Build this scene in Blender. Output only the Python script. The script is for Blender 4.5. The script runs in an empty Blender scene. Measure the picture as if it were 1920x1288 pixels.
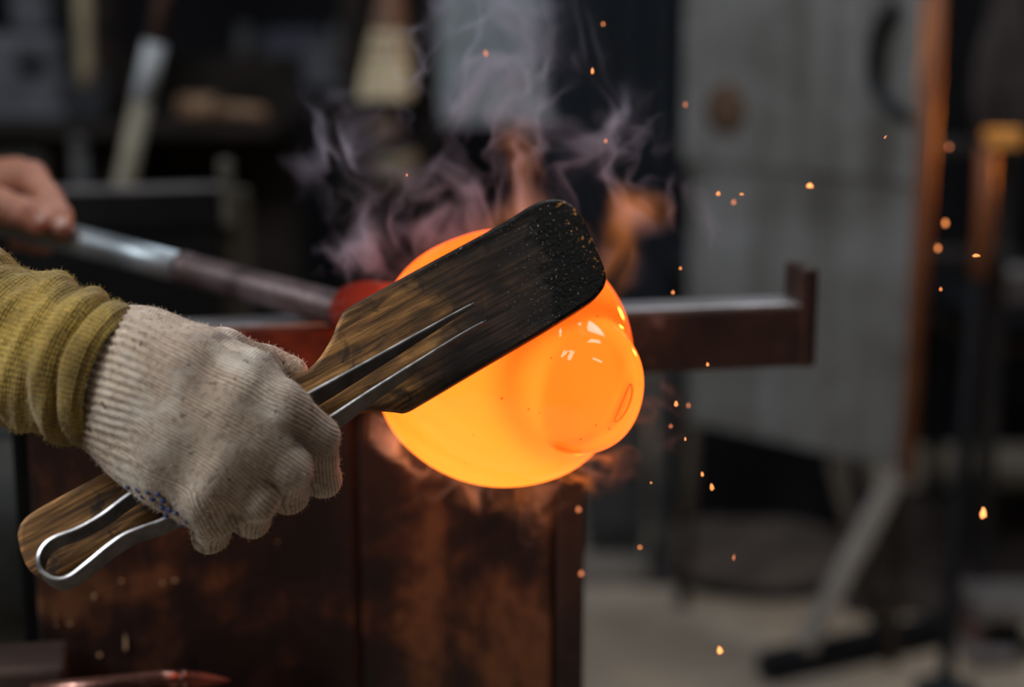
import bpy, bmesh, math, random
import numpy as np
from mathutils import Vector, Matrix

random.seed(7)
rng = np.random.default_rng(7)
SC = bpy.context.scene
COL = SC.collection

# ------------------------------------------------------------------ camera
CAM_Z, PITCH, FPX = 1.08, math.radians(12.0), 3200.0
cam_d = bpy.data.cameras.new('camera')
cam = bpy.data.objects.new('camera', cam_d); COL.objects.link(cam)
cam.location = (0, 0, CAM_Z)
cam.rotation_euler = (math.radians(90) - PITCH, 0, 0)
cam_d.sensor_width = 36.0
cam_d.lens = 60.0
cam_d.clip_start = 0.05
cam_d.dof.use_dof = True
cam_d.dof.focus_distance = 0.945
cam_d.dof.aperture_fstop = 2.8
SC.camera = cam

# ------------------------------------------------------------------ colour, world, lights
SC.view_settings.view_transform = 'Standard'
SC.view_settings.look = 'None'
SC.view_settings.gamma = 1.0
SC.view_settings.exposure = 0.0
SC.view_settings.use_curve_mapping = False
SC.cycles.volume_step_rate = 1.0
SC.cycles.adaptive_threshold = 0.04
SC.cycles.max_bounces = 4
SC.cycles.diffuse_bounces = 2
SC.cycles.glossy_bounces = 2
SC.cycles.sample_clamp_indirect = 4.0

world = bpy.data.worlds.new('workshop_air'); SC.world = world
world.use_nodes = True
world.node_tree.nodes['Background'].inputs[0].default_value = (0.5, 0.6, 0.75, 1)
world.node_tree.nodes['Background'].inputs[1].default_value = 0.005


def area_light(name, loc, target, sx, sy, power, color):
    l = bpy.data.lights.new(name, 'AREA'); l.shape = 'RECTANGLE'
    l.size, l.size_y, l.energy, l.color = sx, sy, power, color
    o = bpy.data.objects.new(name, l); COL.objects.link(o)
    o.location = loc
    o.rotation_euler = (Vector(target) - Vector(loc)).to_track_quat('-Z', 'Y').to_euler()
    return o


# daylight falling in through the high windows of the side wall (left) and the roof light
area_light('side_window_daylight', (-1.75, 0.35, 2.35), (-0.1, 1.1, 0.8), 1.2, 0.9, 56, (0.90, 0.95, 1.0))
area_light('roof_window_daylight', (0.6, 2.3, 3.1), (0.5, 2.6, 0.0), 1.6, 1.0, 30, (0.88, 0.94, 1.0))

# ------------------------------------------------------------------ projection helpers (photo pixel -> place)
FWD = Vector((0, math.cos(PITCH), -math.sin(PITCH)))
UP = Vector((0, math.sin(PITCH), math.cos(PITCH)))
RIGHT = Vector((1, 0, 0))
CAM = Vector((0, 0, CAM_Z))


def ray(px, py):
    return FWD + RIGHT * ((px - 960) / FPX) + UP * ((644 - py) / FPX)


def W(px, py, d):
    return CAM + ray(px, py) * d


def at_y(px, py, y):
    r = ray(px, py)
    return CAM + r * (y / r.y)


def at_z(px, py, z):
    r = ray(px, py)
    return CAM + r * ((z - CAM_Z) / r.z)


def at_plane(px, py, p0, n):
    r = ray(px, py)
    return CAM + r * ((Vector(p0) - CAM).dot(n) / r.dot(n))


# ------------------------------------------------------------------ material helpers
def new_mat(name):
    m = bpy.data.materials.new(name); m.use_nodes = True
    nt = m.node_tree
    return m, nt, nt.nodes['Principled BSDF']


def N(nt, typ, **kw):
    n = nt.nodes.new(typ)
    for k, v in kw.items():
        setattr(n, k, v)
    return n


def setin(nt, sock, v):
    if hasattr(v, 'node') and hasattr(v, 'is_output'):
        nt.links.new(v, sock)
    else:
        sock.default_value = v


def mathn(nt, op, a, b=None, c=None, clamp=False):
    n = N(nt, 'ShaderNodeMath', operation=op); n.use_clamp = clamp
    setin(nt, n.inputs[0], a)
    if b is not None: setin(nt, n.inputs[1], b)
    if c is not None: setin(nt, n.inputs[2], c)
    return n.outputs[0]


def vmath(nt, op, a, b=None, scale=None):
    n = N(nt, 'ShaderNodeVectorMath', operation=op)
    setin(nt, n.inputs[0], a)
    if b is not None: setin(nt, n.inputs[1], b)
    if scale is not None: setin(nt, n.inputs['Scale'], scale)
    return n.outputs['Value'] if op in ('LENGTH', 'DOT_PRODUCT', 'DISTANCE') else n.outputs[0]


def noise(nt, vec, scale, detail=4.0, rough=0.55, dist=0.0, out='Fac'):
    n = N(nt, 'ShaderNodeTexNoise')
    n.inputs['Scale'].default_value = scale
    n.inputs['Detail'].default_value = detail
    n.inputs['Roughness'].default_value = rough
    n.inputs['Distortion'].default_value = dist
    if vec is not None: nt.links.new(vec, n.inputs['Vector'])
    return n.outputs[out]


def ramp(nt, fac, stops, interp='LINEAR'):
    n = N(nt, 'ShaderNodeValToRGB')
    cr = n.color_ramp; cr.interpolation = interp
    cr.elements.remove(cr.elements[1])
    e = cr.elements[0]; e.position = 0.0
    e.color = (*stops[0][1], 1)
    for p, c in stops:
        e = cr.elements.new(p); e.color = (*c, 1)
    nt.links.new(fac, n.inputs[0])
    return n.outputs[0]


def mixc(nt, fac, a, b):
    n = N(nt, 'ShaderNodeMix', data_type='RGBA')
    setin(nt, n.inputs[0], fac)
    setin(nt, n.inputs[6], a if hasattr(a, 'is_output') else (*a, 1))
    setin(nt, n.inputs[7], b if hasattr(b, 'is_output') else (*b, 1))
    return n.outputs[2]


def objco(nt, scale=(1, 1, 1)):
    t = N(nt, 'ShaderNodeTexCoord')
    if scale == (1, 1, 1): return t.outputs['Object']
    mp = N(nt, 'ShaderNodeMapping'); mp.inputs['Scale'].default_value = scale
    nt.links.new(t.outputs['Object'], mp.inputs['Vector'])
    return mp.outputs[0]


def bump(nt, bsdf, height, strength, dist):
    b = N(nt, 'ShaderNodeBump')
    b.inputs['Strength'].default_value = strength
    b.inputs['Distance'].default_value = dist
    nt.links.new(height, b.inputs['Height'])
    nt.links.new(b.outputs[0], bsdf.inputs['Normal'])
    return b


def surf(name, c1, c2, scale=8.0, rough=0.6, metal=0.0, stretch=(1, 1, 1), bmp=0.0, bdist=0.002, spec=0.5, lo=0.35, hi=0.65, c3=None, detail=5):
    m, nt, b = new_mat(name)
    co = objco(nt, stretch)
    f = noise(nt, co, scale, detail, 0.6, 0.2)
    stops = [(lo, c1), (hi, c2)] if c3 is None else [(lo, c1), ((lo + hi) / 2, c3), (hi, c2)]
    nt.links.new(ramp(nt, f, stops), b.inputs['Base Color'])
    b.inputs['Roughness'].default_value = rough
    b.inputs['Metallic'].default_value = metal
    b.inputs['Specular IOR Level'].default_value = spec
    if bmp: bump(nt, b, noise(nt, co, scale * 5, 3), bmp, bdist)
    return m


# ------------------------------------------------------------------ mesh helpers
def link_mesh(name, me, mat, parent=None, loc=None):
    o = bpy.data.objects.new(name, me); COL.objects.link(o)
    if mat: me.materials.append(mat)
    if parent is not None: o.parent = parent
    if loc is not None: o.location = loc
    return o


def mesh_obj(name, verts, faces, mat, parent=None, origin=None, smooth=False, attrs=None):
    """verts in WORLD coordinates; the object's origin is put at `origin` (world)"""
    par = Vector(parent.location) if parent is not None else Vector((0, 0, 0))
    pr = parent
    while pr is not None and pr.parent is not None:
        pr = pr.parent; par = par + Vector(pr.location)
    og = Vector(origin) if origin is not None else (par if parent is not None else Vector((0, 0, 0)))
    v = np.asarray(verts, dtype=np.float64) - np.array(og)
    me = bpy.data.meshes.new(name)
    me.from_pydata(v.tolist() if len(v) < 3000 else [tuple(x) for x in v.tolist()], [], faces if isinstance(faces, list) else faces.tolist())
    me.validate(clean_customdata=False)
    me.update()
    if smooth: me.polygons.foreach_set('use_smooth', np.ones(len(me.polygons), dtype=bool))
    if attrs:
        for k, a in attrs.items():
            at = me.attributes.new(k, 'FLOAT', 'POINT')
            at.data.foreach_set('value', np.asarray(a, dtype=np.float32))
    return link_mesh(name, me, mat, parent, og - par)


def bm_obj(name, bm, mat, parent=None, origin=(0, 0, 0), smooth=False):
    bmesh.ops.recalc_face_normals(bm, faces=bm.faces)
    verts = [v.co.copy() for v in bm.verts]
    bm.verts.index_update()
    faces = [[v.index for v in f.verts] for f in bm.faces]
    bm.free()
    return mesh_obj(name, [tuple(v) for v in verts], faces, mat, parent, origin, smooth)


def empty(name, loc, label, cat, group=None):
    o = bpy.data.objects.new(name, None); COL.objects.link(o)
    o.empty_display_size = 0.05
    o.location = loc
    o['label'] = label; o['category'] = cat
    if group: o['group'] = group
    return o


def tag(o, label, cat, group=None, kind=None):
    o['label'] = label
    if cat: o['category'] = cat
    if group: o['group'] = group
    if kind: o['kind'] = kind
    return o


def boxv(bm, c, ax, ay, az, hx, hy, hz, bev=0.0, seg=2):
    """oriented box centred at c; half sizes hx.. along unit axes"""
    c, ax, ay, az = Vector(c), Vector(ax), Vector(ay), Vector(az)
    vs = []
    for sx in (-1, 1):
        for sy in (-1, 1):
            for sz in (-1, 1):
                vs.append(bm.verts.new(c + ax * hx * sx + ay * hy * sy + az * hz * sz))
    q = [(0, 1, 3, 2), (4, 6, 7, 5), (0, 4, 5, 1), (2, 3, 7, 6), (0, 2, 6, 4), (1, 5, 7, 3)]
    fs = [bm.faces.new([vs[i] for i in f]) for f in q]
    if bev > 0:
        es = list({e for f in fs for e in f.edges})
        bmesh.ops.bevel(bm, geom=es, offset=bev, segments=seg, affect='EDGES', profile=0.5)


X3, Y3, Z3 = Vector((1, 0, 0)), Vector((0, 1, 0)), Vector((0, 0, 1))


def box(name, lo, hi, mat, parent=None, bev=0.003, origin=None):
    lo, hi = Vector(lo), Vector(hi)
    c = (lo + hi) / 2; h = (hi - lo) / 2
    bm = bmesh.new()
    boxv(bm, c, X3, Y3, Z3, abs(h.x), abs(h.y), abs(h.z), bev)
    og = origin if origin is not None else ((c.x, c.y, min(lo.z, hi.z)) if parent is None else None)
    return bm_obj(name, bm, mat, parent, og)


def basis(d):
    d = Vector(d).normalized()
    a = Vector((0, 0, 1)) if abs(d.z) < 0.9 else Vector((1, 0, 0))
    u = d.cross(a).normalized(); v = d.cross(u).normalized()
    return u, v


def tube_mesh(pts, radii, seg=16, cap=True, sq=None):
    """swept tube through pts (world) with a radius per point -> verts, faces"""
    pts = [Vector(p) for p in pts]
    verts, faces = [], []
    n = len(pts)
    u = v = None
    for i, p in enumerate(pts):
        d = (pts[min(i + 1, n - 1)] - pts[max(i - 1, 0)]).normalized()
        if u is None:
            u, v = basis(d)
        else:
            u = (u - d * u.dot(d)).normalized(); v = d.cross(u).normalized()
        for k in range(seg):
            a = 2 * math.pi * k / seg
            verts.append(tuple(p + (u * math.cos(a) + v * math.sin(a)) * radii[i]))
    for i in range(n - 1):
        for k in range(seg):
            a = i * seg + k; b = i * seg + (k + 1) % seg
            faces.append([a, b, b + seg, a + seg])
    if cap:
        faces.append(list(range(seg))[::-1]); faces.append([(n - 1) * seg + k for k in range(seg)])
    return verts, faces


def tube(name, pts, radii, mat, parent=None, seg=16, origin=None, smooth=True):
    if not isinstance(radii, (list, tuple)): radii = [radii] * len(pts)
    v, f = tube_mesh(pts, radii, seg)
    if origin is None and parent is None:
        low = min(pts, key=lambda p: p[2]); origin = tuple(low)
    o = mesh_obj(name, v, f, mat, parent, origin, False)
    if smooth:
        for p in o.data.polygons: p.use_smooth = len(p.vertices) == 4
    return o


def lathe(name, c, prof, mat, parent=None, seg=28, axis=None, origin=None):
    """prof: [(radius, height)] turned about axis through c"""
    ax = Vector(axis).normalized() if axis is not None else Z3
    u, v = basis(ax); c = Vector(c)
    verts, faces = [], []
    for r, h in prof:
        for k in range(seg):
            a = 2 * math.pi * k / seg
            verts.append(tuple(c + ax * h + (u * math.cos(a) + v * math.sin(a)) * r))
    for i in range(len(prof) - 1):
        for k in range(seg):
            a = i * seg + k; b = i * seg + (k + 1) % seg
            faces.append([a, b, b + seg, a + seg])
    faces.append(list(range(seg))[::-1]); faces.append([(len(prof) - 1) * seg + k for k in range(seg)])
    if origin is None and parent is None: origin = tuple(c)
    o = mesh_obj(name, verts, faces, mat, parent, origin)
    for p in o.data.polygons: p.use_smooth = len(p.vertices) == 4
    return o


def catmull(pts, n=4, closed=False):
    P = [np.array(p, dtype=float) for p in pts]; out = []
    m = len(P)
    rngi = range(m) if closed else range(m - 1)
    for i in rngi:
        if closed: a, b, c, d = P[i - 1], P[i], P[(i + 1) % m], P[(i + 2) % m]
        else: a, b, c, d = P[max(i - 1, 0)], P[i], P[i + 1], P[min(i + 2, m - 1)]
        for k in range(n):
            t = k / n
            out.append(0.5 * ((2 * b) + (-a + c) * t + (2 * a - 5 * b + 4 * c - d) * t * t + (-a + 3 * b - 3 * c + d) * t ** 3))
    if not closed: out.append(P[-1])
    return out


# ------------------------------------------------------------------ implicit surfaces (smooth bodies: hands, glass, cloth)
def cap(P, a, b, ra, rb):
    a = np.array(a, dtype=np.float64); b = np.array(b, dtype=np.float64)
    ab = b - a
    t = np.clip(((P - a) @ ab) / (ab @ ab), 0, 1)
    return np.linalg.norm(P - a - t[:, None] * ab, axis=1) - (ra + (rb - ra) * t)


def smin(a, b, k):
    h = np.clip(0.5 + 0.5 * (b - a) / k, 0, 1)
    return b * (1 - h) + a * h - k * h * (1 - h)


def chain(P, pts, rad, k=0.004):
    d = None
    for i in range(len(pts) - 1):
        c = cap(P, pts[i], pts[i + 1], rad[i], rad[i + 1])
        d = c if d is None else smin(d, c, k)
    return d


def ellipsoid(P, c, axes, rad):
    q = (P - np.array(c)) @ np.array(axes).T / np.array(rad)
    k0 = np.linalg.norm(q, axis=1)
    k1 = np.linalg.norm(q / np.array(rad), axis=1) + 1e-9
    return k0 * (k0 - 1.0) / k1


def surface_nets(f, lo, hi, h, proj=2):
    lo = np.array(lo, dtype=float); hi = np.array(hi, dtype=float)
    n = np.ceil((hi - lo) / h).astype(int) + 1
    ax = [lo[i] + h * np.arange(n[i]) for i in range(3)]
    F = np.empty(n, dtype=np.float32)
    for i in range(n[0]):
        yy, zz = np.meshgrid(ax[1], ax[2], indexing='ij')
        P = np.stack([np.full(yy.size, ax[0][i]), yy.ravel(), zz.ravel()], 1)
        F[i] = f(P).reshape(n[1], n[2])
    S = F < 0
    cs = n - 1
    acc = np.zeros((cs.prod(), 3)); cnt = np.zeros(cs.prod())
    quads = []
    for a in range(3):
        s0 = [slice(None)] * 3; s1 = [slice(None)] * 3
        s0[a] = slice(0, -1); s1[a] = slice(1, None)
        E = S[tuple(s0)] != S[tuple(s1)]
        idx = np.argwhere(E)
        f0 = F[tuple(s0)][E].astype(float); f1 = F[tuple(s1)][E].astype(float)
        t = f0 / (f0 - f1)
        pos = idx.astype(float); pos[:, a] += t
        b, c = (a + 1) % 3, (a + 2) % 3
        cells = []
        ok = (idx[:, b] > 0) & (idx[:, b] < n[b] - 1) & (idx[:, c] > 0) & (idx[:, c] < n[c] - 1)
        for db, dc in ((1, 1), (0, 1), (0, 0), (1, 0)):
            q = idx.copy(); q[:, b] -= db; q[:, c] -= dc
            lin = (q[:, 0] * cs[1] + q[:, 1]) * cs[2] + q[:, 2]
            np.add.at(acc, lin[ok], pos[ok]); np.add.at(cnt, lin[ok], 1)
            cells.append(lin)
        Q = np.stack(cells, 1)[ok]
        flip = (f0 > 0)[ok]
        Q[flip] = Q[flip][:, ::-1]
        quads.append(Q)
    Q = np.concatenate(quads)
    used = np.unique(Q)
    remap = np.full(cs.prod(), -1); remap[used] = np.arange(len(used))
    V = lo + h * (acc[used] / cnt[used][:, None])
    Q = remap[Q]
    e = h * 0.25
    for _ in range(proj):
        g = np.stack([f(V + np.eye(3)[i] * e) - f(V - np.eye(3)[i] * e) for i in range(3)], 1) / (2 * e)
        gl = np.maximum((g * g).sum(1), 0.2)
        V = V - np.clip(f(V) / gl, -h, h)[:, None] * g
    return V, Q


def grad(f, V, e):
    g = np.stack([f(V + np.eye(3)[i] * e) - f(V - np.eye(3)[i] * e) for i in range(3)], 1)
    return g / np.maximum(np.linalg.norm(g, axis=1), 1e-9)[:, None]


def march(f, px, py, d0=0.6, d1=1.8):
    """first point of the implicit body f seen at photo pixel (px, py)"""
    r = np.array(ray(px, py)); r /= np.linalg.norm(r); t = d0
    for _ in range(200):
        p = np.array(CAM) + r * t
        s = f(p[None])[0]
        if s < 1e-4: return p
        t += max(s * 0.8, 2e-4)
        if t > d1: return None
    return p


# ================================================================== THE ROOM
M_floor = surf('concrete_floor', (0.24, 0.195, 0.15), (0.48, 0.375, 0.27), 2.2, 0.75, c3=(0.35, 0.29, 0.228))
M_wall = surf('sooty_wall', (0.007, 0.007, 0.009), (0.015, 0.015, 0.018), 1.6, 0.9, spec=0.1)
M_ceil = surf('sooty_ceiling', (0.02, 0.02, 0.022), (0.035, 0.034, 0.035), 1.2, 0.9)

RX0, RX1, RY0, RY1, RZ = -3.4, 3.4, -2.6, 5.2, 3.2


def struct(name, lo, hi, m):
    o = box(name, lo, hi, m, bev=0.0)
    o['kind'] = 'structure'
    return o


fl = struct('floor', (RX0 - .1, RY0 - .1, -0.1), (RX1 + .1, RY1 + .1, 0.0), M_floor)
fl['label'] = 'grey brown stained concrete workshop floor'
struct('ceiling', (RX0 - .1, RY0 - .1, RZ), (RX1 + .1, RY1 + .1, RZ + .1), M_ceil)['label'] = 'dark sooty workshop ceiling above the frame'
struct('wall_back', (RX0, RY1, 0.0), (RX1, RY1 + .1, RZ), M_wall)['label'] = 'dark sooty back wall of the workshop'
struct('wall_left', (RX0 - .1, RY0, 0.0), (RX0, RY1, RZ), M_wall)['label'] = 'dark side wall left of the bench'
struct('wall_right', (RX1, RY0, 0.0), (RX1 + .1, RY1, RZ), M_wall)['label'] = 'dark side wall right of the heat shield'
struct('wall_front', (RX0, RY0 - .1, 0.0), (RX1, RY0, RZ), M_wall)['label'] = 'dark wall behind the viewer'
# navy boarding on the back wall between the duct and the heat shield
M_navy = surf('navy_boards', (0.012, 0.018, 0.03), (0.022, 0.032, 0.048), 3, 0.7)
for i, (a, b) in enumerate(((1030, 1078), (1082, 1140), (1144, 1204), (1208, 1262))):
    p = at_y(a, 300, 5.17); q = at_y(b, 300, 5.17)
    o = box('trim_%d' % (i + 1), (p.x, 5.15, 0.0), (q.x, 5.2, 2.4), M_navy, bev=0.004)
    o['kind'] = 'structure'; o['label'] = 'dark navy wall board behind the smoke, number %d from the duct' % (i + 1)

# twin tube lamps under the ceiling, above and behind the viewer: they show as strips in the glass
M_housing = surf('lamp_housing', (0.45, 0.45, 0.45), (0.55, 0.55, 0.55), 5, 0.5, bmp=0)
M_tube, nt, b = new_mat('lit_tube')
b.inputs['Base Color'].default_value = (1, 1, 1, 1)
b.inputs['Emission Color'].default_value = (1.0, 0.96, 0.9, 1)
b.inputs['Emission Strength'].default_value = 17.0
for i, (x, y, rz, where) in enumerate(((-0.45, 0.22, 54, 'nearest above the viewer'), (-0.95, 0.62, 60, 'above the seated person'),
                                       (0.49, 1.03, 21, 'over the right end of the bench'), (0.90, 0.08, -7, 'right of the viewer'))):
    R = Matrix.Rotation(math.radians(rz), 3, 'Z')
    ax, ay = R @ X3, R @ Y3
    c = Vector((x, y, 2.15))
    t = empty('ceiling_lamp', (x, y, 2.15), 'twin tube lamp hanging from the ceiling ' + where, 'lamp', 'twin tube lamps hanging from the ceiling')
    bm = bmesh.new(); boxv(bm, c + Z3 * 0.045, ax, ay, Z3, 0.32, 0.07, 0.03, 0.008)
    bm_obj('housing', bm, M_housing, t, None)
    for s in (-1, 1):
        tube('tube', [c + ay * 0.045 * s - ax * 0.29, c + ay * 0.045 * s + ax * 0.29], 0.014, M_tube, t, 12)
        for e in (-1, 1):
            bm = bmesh.new(); boxv(bm, c + ay * 0.045 * s + ax * 0.30 * e, ax, ay, Z3, 0.012, 0.016, 0.022, 0.003)
            bm_obj('socket', bm, M_housing, t, None)
    for e in (-0.22, 0.22):
        tube('hanger_rod', [c + ax * e + Z3 * 0.07, c + ax * e + Z3 * (RZ - 2.15)], 0.006, M_housing, t, 8)

# ================================================================== THE BENCH
H0 = 1.21 * (math.sin(PITCH) + math.cos(PITCH) * (612 - 644) / FPX)
RAIL_Z = CAM_Z - H0
A = at_z(380, 612, RAIL_Z); B = at_z(1530, 567, RAIL_Z)
EX = (B - A).normalized(); EY = Vector((-EX.y, EX.x, 0))     # along the rail, away from the viewer


def bench_front(px, py, off=0.0):
    return at_plane(px, py, A + EY * off, EY)


M_rust = None
m, nt, b = new_mat('rusty_steel_plate'); M_rust = m
co = objco(nt)
n1 = noise(nt, co, 9, 8, 0.65, 0.6)
n2 = noise(nt, objco(nt, (22, 22, 2.5)), 1.0, 5, 0.6, 0.3)
n3 = noise(nt, co, 45, 4, 0.6)
f = mathn(nt, 'ADD', mathn(nt, 'MULTIPLY', n1, 0.55), mathn(nt, 'ADD', mathn(nt, 'MULTIPLY', n2, 0.35), mathn(nt, 'MULTIPLY', n3, 0.16)))
nt.links.new(ramp(nt, f, [(0.44, (0.010, 0.006, 0.006)), (0.52, (0.028, 0.013, 0.010)), (0.565, (0.085, 0.034, 0.016)), (0.61, (0.20, 0.09, 0.036)), (0.66, (0.10, 0.045, 0.02)), (0.72, (0.03, 0.016, 0.012))]), b.inputs['Base Color'])
nt.links.new(ramp(nt, n1, [(0.3, (0.42,) * 3), (0.7, (0.75,) * 3)]), b.inputs['Roughness'])
b.inputs['Metallic'].default_value = 0.15
bump(nt, b, f, 0.5, 0.004)
M_rail = surf('worn_rail_steel', (0.022, 0.013, 0.011), (0.07, 0.034, 0.024), 14, 0.5, 0.3, c3=(0.04, 0.022, 0.017), bmp=0.35)
nt = M_rail.node_tree; b = nt.nodes['Principled BSDF']
old = b.inputs['Base Color'].links[0].from_socket
sx = N(nt, 'ShaderNodeSeparateXYZ'); nt.links.new(objco(nt), sx.inputs[0])
glow_mask = ramp(nt, mathn(nt, 'ADD', mathn(nt, 'MULTIPLY', noise(nt, objco(nt), 30, 4), 0.3), mathn(nt, 'SUBTRACT', 0.5, mathn(nt, 'MULTIPLY', sx.outputs[0], 2.2))), [(0.30, (0,) * 3), (0.46, (1,) * 3)])  # red glow of the glass painted into the steel towards the left
rx_ = ramp(nt, noise(nt, objco(nt), 55, 4), [(0.35, (0.075, 0.013, 0.006)), (0.65, (0.19, 0.036, 0.014))])
nt.links.new(mixc(nt, glow_mask, old, rx_), b.inputs['Base Color'])
M_worn = surf('polished_edge_steel', (0.3, 0.29, 0.3), (0.55, 0.53, 0.55), 18, 0.38, 0.85, bmp=0.25)
M_blackwood = surf('blackened_plank', (0.02, 0.013, 0.01), (0.06, 0.035, 0.025), 6, 0.7, stretch=(1, 6, 6), bmp=0.4)

M_post = surf('pale_post_paint', (0.05, 0.045, 0.037), (0.10, 0.092, 0.075), 7, 0.8, spec=0.2)
M_soot = surf('soot_black_paint', (0.006, 0.006, 0.006), (0.013, 0.012, 0.012), 8, 0.9, spec=0.1)
bench = empty('glassmaking_bench', Vector((A.x, A.y, 0)), 'rusty steel glassmaking bench with two flat rails, below the glove and molten glass', 'bench')
rw, rh = 0.036, 0.050


def bench_box(name, x0, x1, y0, y1, z0, z1, mat, bev=0.003):
    bm = bmesh.new()
    c = Vector((A.x, A.y, 0)) + EX * (x0 + x1) / 2 + EY * (y0 + y1) / 2 + Z3 * (z0 + z1) / 2
    boxv(bm, c, EX, EY, Z3, (x1 - x0) / 2, (y1 - y0) / 2, (z1 - z0) / 2, bev)
    return bm_obj(name, bm, mat, bench, None)


def bx(px, py, off=0.0):
    return (bench_front(px, py, off) - A).dot(EX)


xr = bx(1520, 600)
# near rail with worn top strip and end stop
bench_box('rail', -0.27, xr, 0.0, rw, RAIL_Z - rh, RAIL_Z - 0.003, M_rail)
bench_box('rail_top', -0.27, xr - 0.002, 0.0005, rw - 0.0005, RAIL_Z - 0.0035, RAIL_Z, M_worn, 0.0012)
bench_box('end_stop', xr - 0.009, xr + 0.006, -0.001, rw + 0.002, RAIL_Z - rh - 0.001, RAIL_Z + 0.027, M_rail, 0.004)
# front plates below the rail
zt = RAIL_Z - rh - 0.014
pf = -0.016
xs0, xs1, xs2, xs3, xs4, xs5 = (bx(62, 1000, pf), bx(662, 1000, pf), bx(676, 1000, pf), bx(1036, 1000, pf), bx(1044, 1000, pf), bx(1096, 1000, pf))
bench_box('plate', xs0, xs1, pf, pf + 0.008, 0.06, zt, M_rust, 0.002)['label'] = 'wide rust brown plate under the glove'
bench_box('plate', xs2, xs3, pf + 0.001, pf + 0.008, 0.06, zt, M_rust, 0.002)['label'] = 'narrower rust brown plate under the molten glass'
bench_box('edge_strip', xs4, xs5, pf - 0.003, pf + 0.03, 0.0, zt + 0.004, M_rail, 0.003)
bench_box('seam_backing', xs0 + .002, xs5 - .002, pf + 0.008, pf + 0.014, 0.05, zt, M_blackwood, 0.001)
bench_box('ledge', xs0 - 0.01, xs5, pf - 0.002, rw, zt, zt + 0.008, M_rail, 0.002)
bench_box('spacer', xs0 + 0.02, xs5 - 0.02, 0.004, rw - 0.004, zt + 0.008, RAIL_Z - rh + 0.001, M_rail, 0.001)
bench_box('corner_post', xs0 - 0.012, xs0 + 0.016, pf + 0.015, rw + 0.01, 0.0, zt, M_soot, 0.003)
bench_box('corner_post', xs5 - 0.04, xs5 - 0.004, pf + 0.031, rw + 0.02, 0.0, zt, M_rail, 0.003)
# far rail, its end stop and post
fy = None
P = at_z(430, 349, RAIL_Z)
fx, fy = (P - A).dot(EX), (P - A).dot(EY)
bench_box('rail', fx - 1.0, fx, fy, fy + 0.036, RAIL_Z - rh, RAIL_Z - 0.003, M_soot)
bench_box('rail_top', fx - 1.0, fx - 0.002, fy, fy + 0.036, RAIL_Z - 0.0035, RAIL_Z, M_worn, 0.0012)
bench_box('end_stop', fx - 0.012, fx + 0.006, fy - 0.001, fy + 0.038, RAIL_Z - rh, RAIL_Z + 0.03, M_post, 0.005)
bench_box('rail_post', fx - 0.012, fx + 0.026, fy + 0.037, fy + 0.075, 0.0, RAIL_Z - 0.01, M_post, 0.004)
bench_box('rail_post', fx - 0.98, fx - 0.94, fy + 0.002, fy + 0.034, 0.0, RAIL_Z - rh, M_post, 0.004)
bench_box('apron', fx - 1.0, fx - 0.012, fy + 0.006, fy + 0.02, RAIL_Z - 0.2, RAIL_Z - rh, M_soot, 0.002)
# seat between the rails
bench_box('seat', -0.62, -0.30, rw + 0.04, fy - 0.02, 0.50, 0.545, M_blackwood, 0.004)
for sx in (-0.60, -0.34):
    for sy in (rw + 0.06, fy - 0.07):
        bench_box('seat_leg', sx, sx + 0.04, sy, sy + 0.04, 0.0, 0.50, M_blackwood, 0.002)
# tool shelf low in front
shz = W(60, 1258, 1.155).z
bench_box('tool_shelf', xs0 - 0.12, bx(660, 1280, -0.03), pf - 0.11, pf - 0.0005, 0.528, 0.550, M_blackwood, 0.003)
bench_box('shelf_block', xs0 - 0.12, bx(128, 1270, -0.05), pf - 0.06, pf - 0.006, 0.550, shz, M_blackwood, 0.004)
# chips of glass and bare metal stuck to the plate
M_chip = surf('pale_glass_crumb', (0.55, 0.36, 0.2), (0.75, 0.55, 0.36), 40, 0.35, bmp=0.3)
plate0 = [o for o in bench.children if o.name.startswith('plate')][0]
for (px, py, w, h) in ((177, 1118, 7, 12), (228, 1089, 5, 6), (305, 1092, 6, 7), (328, 1088, 11, 6), (236, 1205, 6, 40), (187, 1228, 7, 8),
                       (131, 1170, 6, 5), (105, 1157, 3, 4), (105, 1171, 3, 4), (520, 1016, 4, 4)):
    c = bench_front(px, py, pf)
    s = 1.17 / FPX
    bm = bmesh.new()
    bmesh.ops.create_icosphere(bm, subdivisions=2, radius=1.0)
    for v in bm.verts:
        k = 1 + 0.3 * math.sin(7 * v.co.x + 5 * v.co.z + px) + random.uniform(-.12, .12)
        q = v.co * k
        v.co = c + EX * q.x * w * s / 2 + EY * q.y * 0.002 + Z3 * q.z * h * s / 2
    bm_obj('glass_crumb', bm, M_chip, plate0, None)

# ================================================================== BLOWPIPE
M_pipe_bright = surf('bright_steel_pipe', (0.24, 0.28, 0.31), (0.42, 0.48, 0.52), 12, 0.48, 0.9)
M_pipe_dark = surf('scaled_steel_pipe', (0.035, 0.024, 0.026), (0.11, 0.08, 0.085), 26, 0.5, 0.55, c3=(0.09, 0.06, 0.06), bmp=0.4)
PA, PB = W(143, 451, 1.335), W(668, 587, 1.20)
pd = (PB - PA).normalized()
pipe = empty('blowpipe', PB, 'long steel blowpipe held by the bare hand, leading to the molten glass', 'blowpipe')
pr = 0.0118
jn = PA + (PB - PA) * 0.42
tube('steel_tube', [PA - pd * 0.75, PA, PA + (PB - PA) * 0.2, jn], pr, M_pipe_bright, pipe, 32)
tube('scaled_end', [jn - pd * 0.001, jn + pd * 0.004, PB - pd * 0.02, PB], [pr * 1.0, pr * 1.06, pr * 1.1, pr * 1.12], M_pipe_dark, pipe, 32)
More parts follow.
